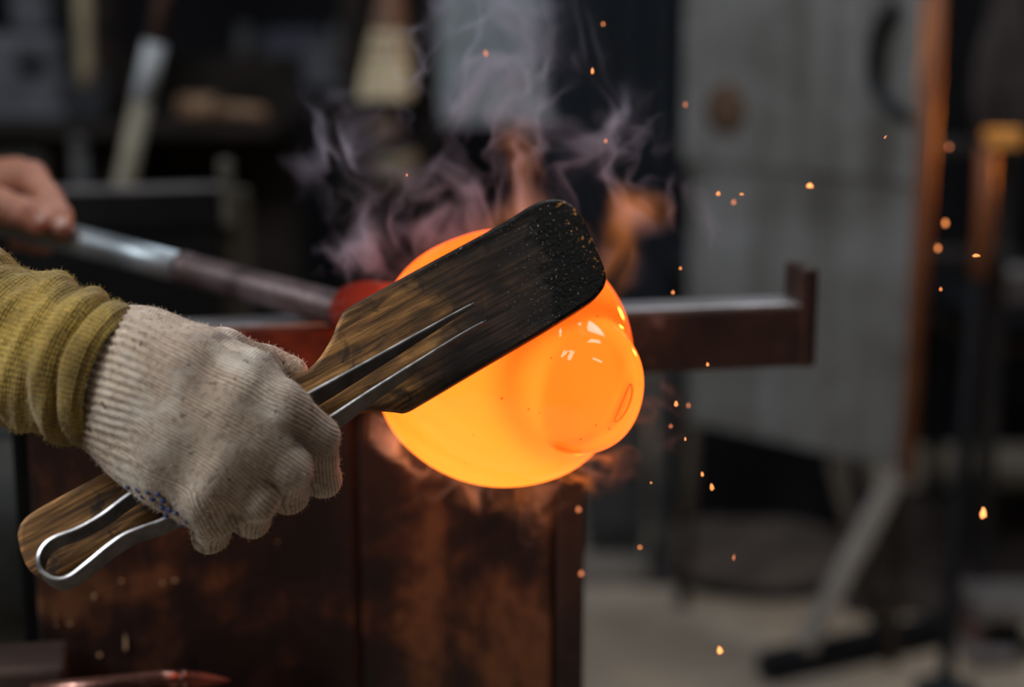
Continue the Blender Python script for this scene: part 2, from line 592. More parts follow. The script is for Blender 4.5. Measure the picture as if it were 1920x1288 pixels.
lathe('collar', jn, [(pr * 1.0, -0.006), (pr * 1.1, -0.005), (pr * 1.1, 0.005), (pr * 1.0, 0.006)], M_pipe_dark, pipe, 32, axis=pd)

# ================================================================== MOLTEN GLASS
GC = np.array(W(945, 674, 1.062)); GR = 0.0805
LC = np.array(W(1086, 722, 1.018)); LR = 0.0398
NK = np.array(W(742, 582, 1.138))
gax = (LC - NK) / np.linalg.norm(LC - NK)
tmp = np.cross(gax, np.array(UP)); tmp /= np.linalg.norm(tmp)
gup = np.cross(tmp, gax)
CR, CU, CF = np.array(RIGHT), np.array(UP), np.array(FWD)
BUB = np.array(W(1170, 757, 0.0)) * 0
bdir = np.array([0.30, -0.95, 0.0])  # image direction of the bubble's length (x right, y up): lower left to upper right


def f_body(P):
    d = ellipsoid(P, GC, [gax, gup, tmp], [GR * 1.02, GR * 0.985, GR * 0.99])
    d = smin(d, cap(P, GC - gax * 0.03, NK + gax * 0.022, 0.055, 0.024), 0.035)
    return d


def f_lobe(P):
    return ellipsoid(P, LC, [CR, CU, CF], [LR * 0.97, LR * 1.04, LR * 1.0])


def f_glass0(P):
    return smin(f_body(P), f_lobe(P), 0.0055)


# shallow bubble groove on the right of the lobe
bp = march(f_glass0, 1171, 757, 0.7)
bl = (CR * 0.42 + CU * 0.91); bl /= np.linalg.norm(bl)
bn = grad(f_glass0, bp[None], 1e-4)[0]
bl = bl - bn * (bl @ bn); bl /= np.linalg.norm(bl)
bw = np.cross(bn, bl)


def bub_d(P):
    q = P - bp
    return np.sqrt((q @ bl / 0.0125) ** 2 + (q @ bw / 0.0042) ** 2 + (q @ bn / 0.02) ** 2)


def f_glass(P):
    d = f_glass0(P)
    s = bub_d(P)
    groove = np.exp(-(s / 0.9) ** 2) * 0.0006
    wide = np.exp(-((s - 1.9) / 0.6) ** 2) * -0.0003
    # slow swirl ripples
    q = P - GC
    rip = 0.00035 * np.sin(120 * (q @ gup) + 60 * (q @ gax) + 2.0)
    return d + groove + wide + rip


lo = np.minimum(GC - 0.095, np.minimum(LC - 0.045, NK - 0.045)); hi = np.maximum(GC + 0.095, np.maximum(LC + 0.045, NK + 0.045))
V, Q = surface_nets(f_glass, lo, hi, 0.0021)
# how hot each place is (hot core low in the gather, cooler lobe and cooler fold between the two)
db, dl = f_body(V), f_lobe(V)
q = (V - GC) / GR
xr_, yu_, zf_ = q @ CR, q @ CU, q @ CF
onl = 1 / (1 + np.exp((dl - db) / 0.0012))
ql = (V - LC) / LR
lx, ly = ql @ CR, ql @ CU
body_t = 0.64 - 0.34 * yu_ - 0.12 * np.clip(xr_, -1, 1) + 0.0
lrad = np.linalg.norm((V - LC) - ((V - LC) @ CF)[:, None] * CF, axis=1) / LR
near = np.exp(-((lrad - 1.05) / 0.28) ** 2)
body_t = body_t - 0.34 * near
body_t = body_t - 0.45 * np.clip(-xr_ - 0.55, 0, 1) + 0.05 * np.sin(26 * (q @ gup) + 9 * (q @ gax)) * np.clip(-xr_, 0, 1)
body_t = np.clip(body_t, 0.2, 0.98)
rr = np.sqrt((lx + 0.28) ** 2 + (ly - 0.05) ** 2)
swirl = np.exp(-((rr - 0.92) / 0.09) ** 2) * (0.5 + 0.5 * np.tanh(4 * (lx * 0.75 - ly * 0.65 - 0.0)))
lobe_t = 0.385 + 0.24 * np.clip(rr - 0.85, 0, 0.5) / 0.5 - 0.10 * swirl + 0.06 * lx
edge = np.exp(-((lrad - 0.985) / 0.05) ** 2) * np.clip(0.25 - 0.9 * (lx * 0.45 + ly * 0.6), 0, 1)
lobe_t = lobe_t - 0.28 * edge
T = body_t * (1 - onl) + lobe_t * onl
s = bub_d(V)
T = T + 0.08 * np.exp(-((s - 1.8) / 0.5) ** 2) - 0.06 * np.exp(-(s / 0.9) ** 2)
nkd = np.linalg.norm(V - NK, axis=1)
T = T - 0.5 * np.exp(-(nkd / 0.032) ** 2)

M_glass, nt, b = new_mat('glowing_molten_glass')
at = N(nt, 'ShaderNodeAttribute', attribute_name='glass_glow')
co = objco(nt)
wob = noise(nt, co, 22, 2, 0.5, 1.2)
hv = mathn(nt, 'ADD', at.outputs['Fac'], mathn(nt, 'MULTIPLY', mathn(nt, 'SUBTRACT', wob, 0.5), 0.10))
spk = N(nt, 'ShaderNodeTexVoronoi'); spk.inputs['Scale'].default_value = 105
nt.links.new(co, spk.inputs['Vector'])
spm = mathn(nt, 'MULTIPLY', mathn(nt, 'LESS_THAN', spk.outputs['Distance'], 0.085), mathn(nt, 'GREATER_THAN', noise(nt, co, 26, 1), 0.53))
hv = mathn(nt, 'SUBTRACT', hv, mathn(nt, 'MULTIPLY', spm, 0.32))
cr = ramp(nt, hv, [(0.0, (0.75, 0.045, 0.004)), (0.18, (1.6, 0.15, 0.008)), (0.38, (2.4, 0.27, 0.018)), (0.60, (2.6, 0.36, 0.026)), (0.85, (2.6, 0.46, 0.032)), (1.0, (2.6, 0.53, 0.05))])
b.inputs['Base Color'].default_value = (0.02, 0.006, 0.002, 1)
b.inputs['Roughness'].default_value = 0.035
b.inputs['IOR'].default_value = 1.5
nt.links.new(cr, b.inputs['Emission Color'])
b.inputs['Emission Strength'].default_value = 1.0
glass = empty('molten_glass_gather', Vector(NK), 'glowing orange bulb of molten glass with a round lobe in front', 'molten glass')
mesh_obj('bulb', V, Q, M_glass, glass, None, True, {'glass_glow': T})
# lens shaped bubble caught in the lobe: bright lens with a darker rim
rim = []
for k in range(40):
    a = 2 * math.pi * k / 40
    wv_ = 0.0046 if (math.sin(a) * bw) @ CR > 0 else 0.0016
    p = bp + bl * 0.0122 * math.cos(a) + bw * wv_ * math.sin(a)
    for _ in range(4): p = p - grad(f_glass, p[None], 2e-4)[0] * f_glass(p[None])[0]
    rim.append(p + grad(f_glass, p[None], 2e-4)[0] * 0.0001)
vs, fs = tube_mesh([Vector(p) for p in rim] + [Vector(rim[0])], [0.00045 + 0.00035 * (0.5 + 0.5 * math.cos(2 * math.pi * k / 40)) for k in range(41)], 8, False)
M_rim, nt, b = new_mat('cooler_bubble_rim')
b.inputs['Emission Color'].default_value = (0.9, 0.13, 0.012, 1); b.inputs['Emission Strength'].default_value = 1.0
b.inputs['Base Color'].default_value = (0.05, 0.01, 0.003, 1); b.inputs['Roughness'].default_value = 0.1
M_rim.cycles.emission_sampling = 'NONE'
bub = mesh_obj('bubble_rim', vs, fs, M_rim, glass, None, True); bub['label'] = 'dark orange rim of a lens shaped bubble'
# cooler red neck sitting on the pipe end
M_neck, nt, b = new_mat('cooling_red_glass')
lw = N(nt, 'ShaderNodeTexCoord')
sx = N(nt, 'ShaderNodeSeparateXYZ'); nt.links.new(lw.outputs['Generated'], sx.inputs[0])
cr = ramp(nt, mathn(nt, 'ADD', sx.outputs[0], mathn(nt, 'MULTIPLY', noise(nt, objco(nt), 60, 2), 0.15)), [(0.10, (0.015, 0.003, 0.003)), (0.35, (0.045, 0.006, 0.004)), (0.60, (0.14, 0.012, 0.005)), (0.80, (0.42, 0.035, 0.007)), (1.0, (1.2, 0.14, 0.01))])
nt.links.new(cr, b.inputs['Emission Color'])
b.inputs['Emission Strength'].default_value = 1.0
b.inputs['Base Color'].default_value = (0.12, 0.01, 0.005, 1)
b.inputs['Roughness'].default_value = 0.05
nb = Vector(PB) - pd * 0.010
nd = (Vector(NK) - nb)
prof = [(0.0122, -0.004), (0.0135, 0.0), (0.0150, 0.006), (0.0175, 0.012), (0.0195, 0.020), (0.0205, 0.030), (0.0205, 0.040), (0.0195, 0.052), (0.017, nd.length + 0.012)]
cc = catmull([np.array(p) for p in prof], 4)
lathe('neck', nb, [(float(p[0]), float(p[1])) for p in cc], M_neck, glass, 40, axis=nd)['label'] = 'cooler red neck of glass on the pipe end'

# ================================================================== WOODEN PADDLE
pE, pT = W(60, 1015, 0.897), W(1110, 455, 0.985)
pQ = W(640, 590, 0.9515)
pn = (pT - pE).cross(pQ - pE).normalized()
if pn.dot(FWD) > 0: pn = -pn                        # towards the viewer
pax = (pT - pE).normalized()
pay = pn.cross(pax).normalized()
outline = [(33, 1010), (36, 985), (55, 963), (100, 936), (205, 880), (330, 815), (450, 755), (540, 708), (575, 693), (600, 668), (622, 632), (636, 597), (652, 576),
           (720, 538), (800, 494), (900, 440), (960, 406), (985, 390), (1010, 377), (1040, 371), (1066, 377), (1086, 395), (1102, 424), (1121, 465), (1135, 500), (1138, 524),
           (1128, 546), (1098, 573), (1000, 633), (900, 691), (800, 750), (764, 769), (740, 768), (695, 766), (660, 778), (600, 812), (450, 893), (300, 975), (200, 1030),
           (125, 1074), (95, 1086), (68, 1080), (46, 1055)]
pl = []
for p in outline:
    w = at_plane(p[0], p[1], pE, pn) - pE
    pl.append((w.dot(pax), w.dot(pay)))
pl = catmull(pl, 4, True)
bm = bmesh.new()
TH = 0.011
vs = [bm.verts.new((p[0], p[1], 0.0)) for p in pl]
face = bm.faces.new(vs)
r = bmesh.ops.extrude_face_region(bm, geom=[face])
for v in [g for g in r['geom'] if isinstance(g, bmesh.types.BMVert)]: v.co.z = -TH
bmesh.ops.recalc_face_normals(bm, faces=bm.faces)
es = [e for e in bm.edges if abs(e.verts[0].co.z - e.verts[1].co.z) < 1e-6]
bmesh.ops.bevel(bm, geom=es, offset=0.0026, segments=4, affect='EDGES', profile=0.5)
me = bpy.data.meshes.new('wooden_paddle'); bm.to_mesh(me); bm.free()
for p in me.polygons: p.use_smooth = len(p.vertices) == 4

M_paddle, nt, b = new_mat('charred_paddle_wood')
tc = N(nt, 'ShaderNodeTexCoord'); OC = tc.outputs['Object']
sp = N(nt, 'ShaderNodeSeparateXYZ'); nt.links.new(OC, sp.inputs[0])
mp = N(nt, 'ShaderNodeMapping'); mp.inputs['Scale'].default_value = (6, 70, 30); mp.inputs['Rotation'].default_value = (0, 0, math.radians(-7))
nt.links.new(OC, mp.inputs['Vector'])
g1 = noise(nt, mp.outputs[0], 1.6, 6, 0.65, 0.8)
mp2 = N(nt, 'ShaderNodeMapping'); mp2.inputs['Scale'].default_value = (25, 400, 60); mp2.inputs['Rotation'].default_value = (0, 0, math.radians(-7))
nt.links.new(OC, mp2.inputs['Vector'])
g2 = noise(nt, mp2.outputs[0], 1.0, 3, 0.6)
wood = ramp(nt, g1, [(0.32, (0.03, 0.014, 0.006)), (0.43, (0.13, 0.062, 0.02)), (0.54, (0.31, 0.148, 0.045)), (0.68, (0.52, 0.265, 0.085))])
wood = mixc(nt, mathn(nt, 'MULTIPLY', ramp(nt, g2, [(0.42, (1,) * 3), (0.55, (0,) * 3)]), 0.55), wood, (0.028, 0.015, 0.009))
big = noise(nt, OC, 26, 5, 0.6, 0.4)
mid = noise(nt, OC, 75, 4, 0.65)
# scorch: grows along the blade
PL = 0.40
sc_ = mathn(nt, 'ADD', mathn(nt, 'DIVIDE', sp.outputs[0], PL), mathn(nt, 'MULTIPLY', mathn(nt, 'SUBTRACT', big, 0.5), 0.36))
sc_ = mathn(nt, 'ADD', sc_, mathn(nt, 'MULTIPLY', sp.outputs[1], -1.3))
scm = ramp(nt, sc_, [(0.56, (0,) * 3), (0.62, (0.80,) * 3), (0.70, (0.97,) * 3)])
patch = ramp(nt, noise(nt, OC, 18, 3, 0.5, 0.5), [(0.60, (0,) * 3), (0.67, (0.6,) * 3)])
scm = mathn(nt, 'MULTIPLY', scm, mathn(nt, 'SUBTRACT', 1.0, mathn(nt, 'MULTIPLY', patch, ramp(nt, sp.outputs[0], [(0.25, (1,) * 3), (0.31, (0,) * 3)]))))
char = mixc(nt, ramp(nt, noise(nt, OC, 30, 4, 0.6, 0.4), [(0.45, (0,) * 3), (0.65, (1,) * 3)]), ramp(nt, g2, [(0.4, (0.007, 0.006, 0.006)), (0.62, (0.020, 0.017, 0.016))]), ramp(nt, g2, [(0.4, (0.012, 0.007, 0.005)), (0.62, (0.055, 0.030, 0.022))]))
col = mixc(nt, scm, wood, char)
tarf = mathn(nt, 'ADD', mathn(nt, 'DIVIDE', sp.outputs[0], PL), mathn(nt, 'MULTIPLY', mathn(nt, 'SUBTRACT', mid, 0.5), 0.10))
tarf = mathn(nt, 'ADD', tarf, mathn(nt, 'MULTIPLY', sp.outputs[1], -0.8))
tar = ramp(nt, tarf, [(0.785, (0,) * 3), (0.805, (1,) * 3)])
rimt = mathn(nt, 'ADD', sp.outputs[1], mathn(nt, 'MULTIPLY', mathn(nt, 'SUBTRACT', mid, 0.5), 0.010))
rimt = mathn(nt, 'MULTIPLY', ramp(nt, mathn(nt, 'MULTIPLY', rimt, 10.0), [(0.285, (0,) * 3), (0.315, (1,) * 3)]), ramp(nt, sp.outputs[0], [(0.24, (0,) * 3), (0.275, (1,) * 3)]))
tar = mathn(nt, 'MAXIMUM', tar, rimt)
col = mixc(nt, tar, col, (0.0035, 0.003, 0.003))
glint_band = ramp(nt, tarf, [(0.72, (0,) * 3), (0.80, (1,) * 3), (0.88, (0.35,) * 3), (0.95, (0.1,) * 3)])
glint_band = mathn(nt, 'MAXIMUM', glint_band, rimt)
ash = mathn(nt, 'MULTIPLY', glint_band, ramp(nt, noise(nt, OC, 620, 2, 0.6), [(0.66, (0,) * 3), (0.70, (1,) * 3)]))
col = mixc(nt, ash, col, (0.42, 0.38, 0.36))  # bright glints of the wet tar painted in as pale flecks
# dark scuffs on the bare wood, and knots of old burns
scuff = ramp(nt, noise(nt, OC, 42, 5, 0.7, 0.6), [(0.56, (0,) * 3), (0.66, (0.8,) * 3)])
col = mixc(nt, scuff, col, (0.012, 0.010, 0.009))
# rust coloured crust near the very tip edge
crust = mathn(nt, 'MULTIPLY', ramp(nt, noise(nt, OC, 300, 3), [(0.60, (0,) * 3), (0.63, (1,) * 3)]), mathn(nt, 'GREATER_THAN', sp.outputs[0], max(p[0] for p in pl) - 0.011))
col = mixc(nt, crust, col, (0.42, 0.17, 0.035))
nt.links.new(col, b.inputs['Base Color'])
rg = mathn(nt, 'SUBTRACT', 0.60, mathn(nt, 'MULTIPLY', tar, 0.25))
nt.links.new(rg, b.inputs['Roughness'])
grit = noise(nt, OC, 420, 3, 0.7)
b.inputs['Specular IOR Level'].default_value = 0.25
hgt = mathn(nt, 'ADD', mathn(nt, 'MULTIPLY', g2, 0.35), mathn(nt, 'MULTIPLY', mathn(nt, 'MULTIPLY', grit, tar), 0.8))
bump(nt, b, hgt, 0.75, 0.0011)
paddle = bpy.data.objects.new('wooden_paddle', me); COL.objects.link(paddle)
me.materials.append(M_paddle)
paddle.matrix_world = Matrix.Translation(pE) @ Matrix((pax, pay, pn)).transposed().to_4x4()
tag(paddle, 'wooden paddle with a charred black blade lying against the molten glass', 'paddle')

# ================================================================== STEEL TWEEZERS on the paddle
M_steel, nt, b = new_mat('brushed_tool_steel')
co = objco(nt)
nt.links.new(ramp(nt, noise(nt, co, 60, 5, 0.65), [(0.35, (0.32, 0.31, 0.32)), (0.65, (0.68, 0.67, 0.68))]), b.inputs['Base Color'])
b.inputs['Metallic'].default_value = 0.9
nt.links.new(ramp(nt, noise(nt, co, 90, 3), [(0.3, (0.28,) * 3), (0.7, (0.5,) * 3)]), b.inputs['Roughness'])
bump(nt, b, noise(nt, co, 300, 2), 0.15, 0.0004)
LIFT = 0.0135
tw_px = [(888, 567), (845, 590), (745, 645), (660, 692), (580, 735), (500, 777), (400, 832), (320, 880), (270, 908), (236, 929), (189, 964), (145, 989), (101, 1006), (79, 1024), (70, 1048),
         (77, 1068), (101, 1083), (128, 1079), (163, 1053), (198, 1024), (233, 1000), (273, 984), (308, 971), (380, 930), (460, 880), (540, 830), (622, 778), (700, 727), (800, 665), (870, 622), (911, 600)]
path = [np.array(at_plane(p[0], p[1], pE + pn * LIFT, pn)) for p in tw_px]
path = catmull(path, 5)
n = len(path)
cum = np.concatenate([[0], np.cumsum([np.linalg.norm(path[i + 1] - path[i]) for i in range(n - 1)])]); Ltot = cum[-1]
wdir = (-pn * 0.83 - pay * 0.50).normalized()
verts, faces = [], []
for i, p in enumerate(path):
    d = Vector(path[min(i + 1, n - 1)] - path[max(i - 1, 0)]).normalized()
    nn = d.cross(wdir).normalized()
    s = min(cum[i], Ltot - cum[i])
    k = min(1.0, s / 0.11); kk = 0.20 + 0.80 * k ** 0.9
    if s < 1e-6: kk = 0.22
    th = 0.00125 * (0.55 + 0.45 * k) * (1.0 if s > 1e-6 else 0.4)
    # arms wider ahead of the hand, narrower at the spring loop
    loopk = abs(cum[i] / Ltot - 0.46) / 0.46
    wd = 0.0135 * kk * (0.72 + 0.30 * min(1, loopk * 1.6))
    p = Vector(p)
    c0 = 0.0005
    ring = [(-th + c0, 0), (th - c0, 0), (th, c0), (th, wd - c0), (th - c0, wd), (-th + c0, wd), (-th, wd - c0), (-th, c0)]
    for a, w_ in ring: verts.append(tuple(p + nn * a + wdir * w_))
for i in range(n - 1):
    for k in range(8):
        a = i * 8 + k; c = i * 8 + (k + 1) % 8
        faces.append([a, c, c + 8, a + 8])
faces.append(list(range(8))); faces.append([(n - 1) * 8 + k for k in range(8)][::-1])
tw = mesh_obj('steel_tweezers', verts, faces, M_steel, None, tuple(path[n // 2]))
tw.data.materials.append(surf('shaded_face_steel', (0.05, 0.046, 0.045), (0.13, 0.12, 0.115), 60, 0.5, 0.6, bmp=0.2, bdist=0.0005))  # dark reflection on the wide faces put into a darker steel colour
for i, p in enumerate(tw.data.polygons):
    p.material_index = 0 if (i % 8) in (7, 0, 1) or i >= (n - 1) * 8 else 1
bm = bmesh.new(); bm.from_mesh(tw.data); bmesh.ops.recalc_face_normals(bm, faces=bm.faces); bm.to_mesh(tw.data); bm.free()
for p in tw.data.polygons: p.use_smooth = True
mod = tw.modifiers.new('edges', 'EDGE_SPLIT'); mod.split_angle = math.radians(32)
tag(tw, 'long steel tweezers with a looped spring end held along the paddle', 'tweezers')

# ================================================================== THE GLASSBLOWER
person = empty('person', Vector((-0.72, 1.25, 0.0)), 'seated person in a mustard sweater, gloved hand on the paddle, bare hand on the pipe', 'person')


def Wn(p): return np.array(W(*p))


# ---- gloved right hand
gm = [Wn(p) for p in ((518, 765, 0.893), (468, 822, 0.886), (424, 870, 0.886), (384, 905, 0.893))]       # knuckles: index .. little
gp = [Wn(p) for p in ((597, 816, 0.899), (548, 878, 0.889), (482, 932, 0.889), (412, 968, 0.895))]       # first finger joints
gd = [Wn(p) for p in ((602, 898, 0.926), (545, 926, 0.917), (468, 973, 0.917), (398, 1000, 0.920))]
gt = [Wn(p) for p in ((580, 872, 0.956), (515, 880, 0.950), (440, 925, 0.948), (375, 958, 0.946))]
fr = [(0.0150, 0.0108, 0.0098, 0.0090), (0.0152, 0.0110, 0.0100, 0.0090), (0.0148, 0.0108, 0.0098, 0.0088), (0.0140, 0.0100, 0.0092, 0.0082)]
wr = Wn((212, 712, 0.905)); wr0 = Wn((60, 660, 0.918))
wl = Wn((262, 742, 0.905))
arm = (wr - wr0) / np.linalg.norm(wr - wr0)
th = [Wn(p) for p in ((280, 675, 0.915), (420, 668, 0.928), (500, 690, 0.948), (548, 694, 0.955))]
cuff_w = (CR * -93 + CU * -260); cuff_w /= np.linalg.norm(cuff_w)
cuff_w = cuff_w - arm * (cuff_w @ arm); cuff_w /= np.linalg.norm(cuff_w)
cuff_d = np.cross(arm, cuff_w)


def f_wrist(P):
    q = P - wr
    al = q @ arm
    x = q @ cuff_w; y = q @ cuff_d
    tp = np.clip((al - 0.01) / 0.06, 0, 1)
    rx = 0.0330 * (1 - 0.25 * tp)
    ry = 0.0245 * (1 - 0.55 * tp * tp)
    e = (np.sqrt((x / rx) ** 2 + (y / ry) ** 2) - 1) * ry
    return -smin(-e, -np.maximum(al - 0.066, -0.075 - al), 0.012)


def f_glove(P):
    palm = f_wrist(P)
    starts = (W(262, 668, .905), W(255, 702, .902), W(246, 740, .902), W(238, 778, .905))
    for i in range(4):
        palm = smin(palm, cap(P, starts[i], gm[i], 0.0195, fr[i][0]), 0.024)
    palm = smin(palm, cap(P, Wn((280, 862, .903)), Wn((352, 922, .903)), 0.0165, 0.0160), 0.02)      # heel of the hand
    palm = smin(palm, cap(P, Wn((330, 680, .910)), Wn((470, 712, .908)), 0.017, 0.0135), 0.02)      # web to the thumb
    fing = None
    for i in range(4):
        c = chain(P, [gm[i], gp[i], gd[i], gt[i]], fr[i], 0.005)
        fing = c if fing is None else smin(fing, c, 0.0009)
    d = smin(palm, fing, 0.006)
    tb = chain(P, th, (0.0165, 0.0140, 0.0105, 0.0095), 0.006)
    return smin(d, tb, 0.008)


allp = np.array(gm + gp + gd + gt + th + [wr - arm * 0.075, wr])
V, Q = surface_nets(f_glove, allp.min(0) - 0.042, allp.max(0) + 0.042, 0.0013)
# knit direction: distance across the hand, followed down each finger
lat = (gm[0] - gm[3]); lat /= np.linalg.norm(lat)
wsum = np.zeros(len(V)); u = np.zeros(len(V)); vv = np.zeros(len(V))
mid = (gm[1] + gm[2]) / 2
cidx = [(g - mid) @ lat for g in gm]
for i in range(4):
    st = wr + lat * cidx[i] * 0.75
    pts = [st - arm * 0.08, st, gm[i], gp[i], gd[i], gt[i]]
    best = np.full(len(V), 9.0); bu = np.zeros(len(V)); bv = np.zeros(len(V)); run = 0.0
    for j in range(5):
        a, c = pts[j], pts[j + 1]; ab = c - a; L = np.linalg.norm(ab)
        t = np.clip(((V - a) @ ab) / (L * L), 0, 1)
        cp = a + t[:, None] * ab
        dd = np.linalg.norm(V - cp, axis=1)
        sg = dd < best
        best[sg] = dd[sg]
        # lateral axis perpendicular to this bone
        la = lat - (ab / L) * (lat @ ab / L); la /= np.linalg.norm(la)
        x = (V - cp) @ la
        x = 0.018 * np.arcsin(np.clip(x / 0.020, -0.98, 0.98))
        bu[sg] = (cidx[i] * (0.8 if j == 0 else (0.8 + 0.2 * t if j == 1 else 1.0)) + x)[sg]
        bv[sg] = (run + t * L)[sg]
        run += L
    w = np.exp(-(best / 0.0075) ** 2 / 2) + 1e-9
    wsum += w; u += w * bu; vv += w * bv
u /= wsum; vv /= wsum
# circumference coordinate for the ribbed cuff
al = (V - wr) @ arm
ang = np.arctan2((V - wr) @ cuff_d, (V - wr) @ cuff_w)
cm = 1 / (1 + np.exp((al - 0.030) / 0.006))
G = grad(f_glove, V, 6e-4)
wave = np.sin(ang * 44)
V2 = V + G * (0.00055 * wave * cm)[:, None]
# soft folds of the cloth over the back of the hand
fold = 0.0011 * np.sin(((V - wr) @ arm) * 120 + ((V - wr) @ cuff_w) * 95) * np.exp(-((al - 0.06) / 0.025) ** 2) + 0.0008 * np.sin(((V - wr) @ CR) * 190 - ((V - wr) @ CU) * 60)
V2 = V2 + G * (fold * (1 - 0.7 * cm))[:, None]

M_glove, nt, b = new_mat('cream_knitted_glove')
au = N(nt, 'ShaderNodeAttribute', attribute_name='knit_u').outputs['Fac']
av = N(nt, 'ShaderNodeAttribute', attribute_name='knit_v').outputs['Fac']
aw = N(nt, 'ShaderNodeAttribute', attribute_name='rib').outputs['Fac']
ac = N(nt, 'ShaderNodeAttribute', attribute_name='cuff').outputs['Fac']
co = objco(nt)
wobble = mathn(nt, 'MULTIPLY', noise(nt, co, 90, 3), 0.0009)
fine = mathn(nt, 'SINE', mathn(nt, 'MULTIPLY', mathn(nt, 'ADD', au, wobble), 2 * math.pi / 0.00185))
stitch = mathn(nt, 'SINE', mathn(nt, 'MULTIPLY', mathn(nt, 'ADD', av, mathn(nt, 'MULTIPLY', mathn(nt, 'ABSOLUTE', fine), 0.0005)), 2 * math.pi / 0.0017))
knit = mathn(nt, 'ADD', fine, mathn(nt, 'MULTIPLY', stitch, 0.30))
hmix = mathn(nt, 'ADD', mathn(nt, 'MULTIPLY', knit, mathn(nt, 'SUBTRACT', 1.0, ac)), mathn(nt, 'MULTIPLY', mathn(nt, 'ADD', mathn(nt, 'MULTIPLY', aw, 1.4), mathn(nt, 'MULTIPLY', stitch, 0.4)), ac))
fz = noise(nt, co, 700, 2, 0.7)
hmix = mathn(nt, 'ADD', hmix, mathn(nt, 'MULTIPLY', fz, 1.2))
base = ramp(nt, noise(nt, co, 28, 5, 0.65), [(0.30, (0.35, 0.25, 0.185)), (0.5, (0.53, 0.405, 0.30)), (0.7, (0.65, 0.53, 0.41))])
dirt = ramp(nt, noise(nt, co, 16, 4, 0.6, 0.5), [(0.48, (0,) * 3), (0.7, (0.55,) * 3)])
base = mixc(nt, dirt, base, (0.24, 0.17, 0.135))
groove = mathn(nt, 'MULTIPLY', mathn(nt, 'SUBTRACT', 1.0, ramp(nt, mathn(nt, 'ADD', mathn(nt, 'MULTIPLY', fine, 0.5), 0.5), [(0.0, (0.35,) * 3), (0.45, (1,) * 3)])), mathn(nt, 'SUBTRACT', 1.0, ac))
base = mixc(nt, groove, base, (0.075, 0.05, 0.04))
heather = ramp(nt, noise(nt, co, 330, 3, 0.7), [(0.36, (0.55,) * 3), (0.5, (0,) * 3)])
base = mixc(nt, heather, base, (0.17, 0.115, 0.095))
lightp = ramp(nt, noise(nt, co, 34, 3, 0.6), [(0.52, (0,) * 3), (0.68, (0.6,) * 3)])
base = mixc(nt, lightp, base, (0.74, 0.66, 0.56))
spots = ramp(nt, noise(nt, co, 210, 2, 0.5), [(0.66, (0,) * 3), (0.72, (0.8,) * 3)])
base = mixc(nt, spots, base, (0.10, 0.07, 0.055))
nt.links.new(base, b.inputs['Base Color'])
b.inputs['Roughness'].default_value = 0.95
b.inputs['Specular IOR Level'].default_value = 0.1
b.inputs['Sheen Weight'].default_value = 0.25
bump(nt, b, hmix, 0.55, 0.0006)
glove = mesh_obj('glove', V2, Q, M_glove, person, None, True, {'knit_u': u, 'knit_v': vv, 'rib': wave, 'cuff': cm})
glove['label'] = 'cream knitted work glove gripping the paddle'
# blue rubber grip dots along the palm edge
M_dot = surf('blue_grip_dot', (0.012, 0.025, 0.10), (0.02, 0.04, 0.15), 90, 0.5, bmp=0)
for (px, py, s) in ((226, 911, 5), (240, 914, 5), (258, 919, 6.5), (267, 931, 6), (278, 923, 6), (286, 936, 6), (296, 927, 5), (305, 939, 6), (304, 953, 5), (317, 957, 6),
                    (312, 967, 5), (330, 962, 4), (352, 978, 6), (356, 990, 5), (343, 985, 5)):
    p = march(f_glove, px, py, 0.75, 1.02)
    if p is None: continue
    nrm = Vector(grad(f_glove, p[None], 4e-4)[0])
    uu, v2 = basis(nrm)
    rad = s * 0.9 / FPX * 0.95
    prof = [(rad, -0.0006), (rad, 0.0004), (rad * 0.7, 0.0009), (rad * 0.2, 0.0011)]
    lathe('grip_dot', p, prof, M_dot, glove, 10, axis=nrm)


def fibres(name, par, V, F, nrm, count, lmin, lmax, mat, sel=None, seed=1):
    """short loose wool fibres standing off a knitted surface (one stuff part)"""
    r = np.random.default_rng(seed)
    idx = np.flatnonzero(sel) if sel is not None else np.arange(len(V))
    pick = r.choice(idx, count)
    vs, fs = [], []
    for k, i in enumerate(pick):
        d = nrm[i] + r.normal(0, 0.7, 3); d /= np.linalg.norm(d)
        L = r.uniform(lmin, lmax)
        s = np.cross(d, r.normal(0, 1, 3)); s /= np.linalg.norm(s)
        w = 0.00009
        a = V[i] - nrm[i] * 0.0003; m_ = a + d * L * 0.55 + s * L * 0.12; e = a + d * L + s * L * r.uniform(-.35, .35)
        o2 = np.cross(d, s)
        b0 = len(vs)
        vs += [a - s * w, a + s * w, a + o2 * w, m_ - s * w, m_ + s * w, m_ + o2 * w, e]
        fs += [[b0, b0 + 1, b0 + 4, b0 + 3], [b0 + 1, b0 + 2, b0 + 5, b0 + 4], [b0 + 2, b0, b0 + 3, b0 + 5], [b0 + 3, b0 + 4, b0 + 6], [b0 + 4, b0 + 5, b0 + 6], [b0 + 5, b0 + 3, b0 + 6]]
    o = mesh_obj(name, np.array(vs), fs, mat, par, None)
    o['kind'] = 'stuff'
    return o


M_fz = surf('cream_wool_fibre', (0.5, 0.42, 0.34), (0.6, 0.52, 0.44), 50, 0.9, bmp=0)
fibres('glove_fuzz', glove, V2, Q, G, 9000, 0.0012, 0.0032, M_fz, al > -0.02, 3)

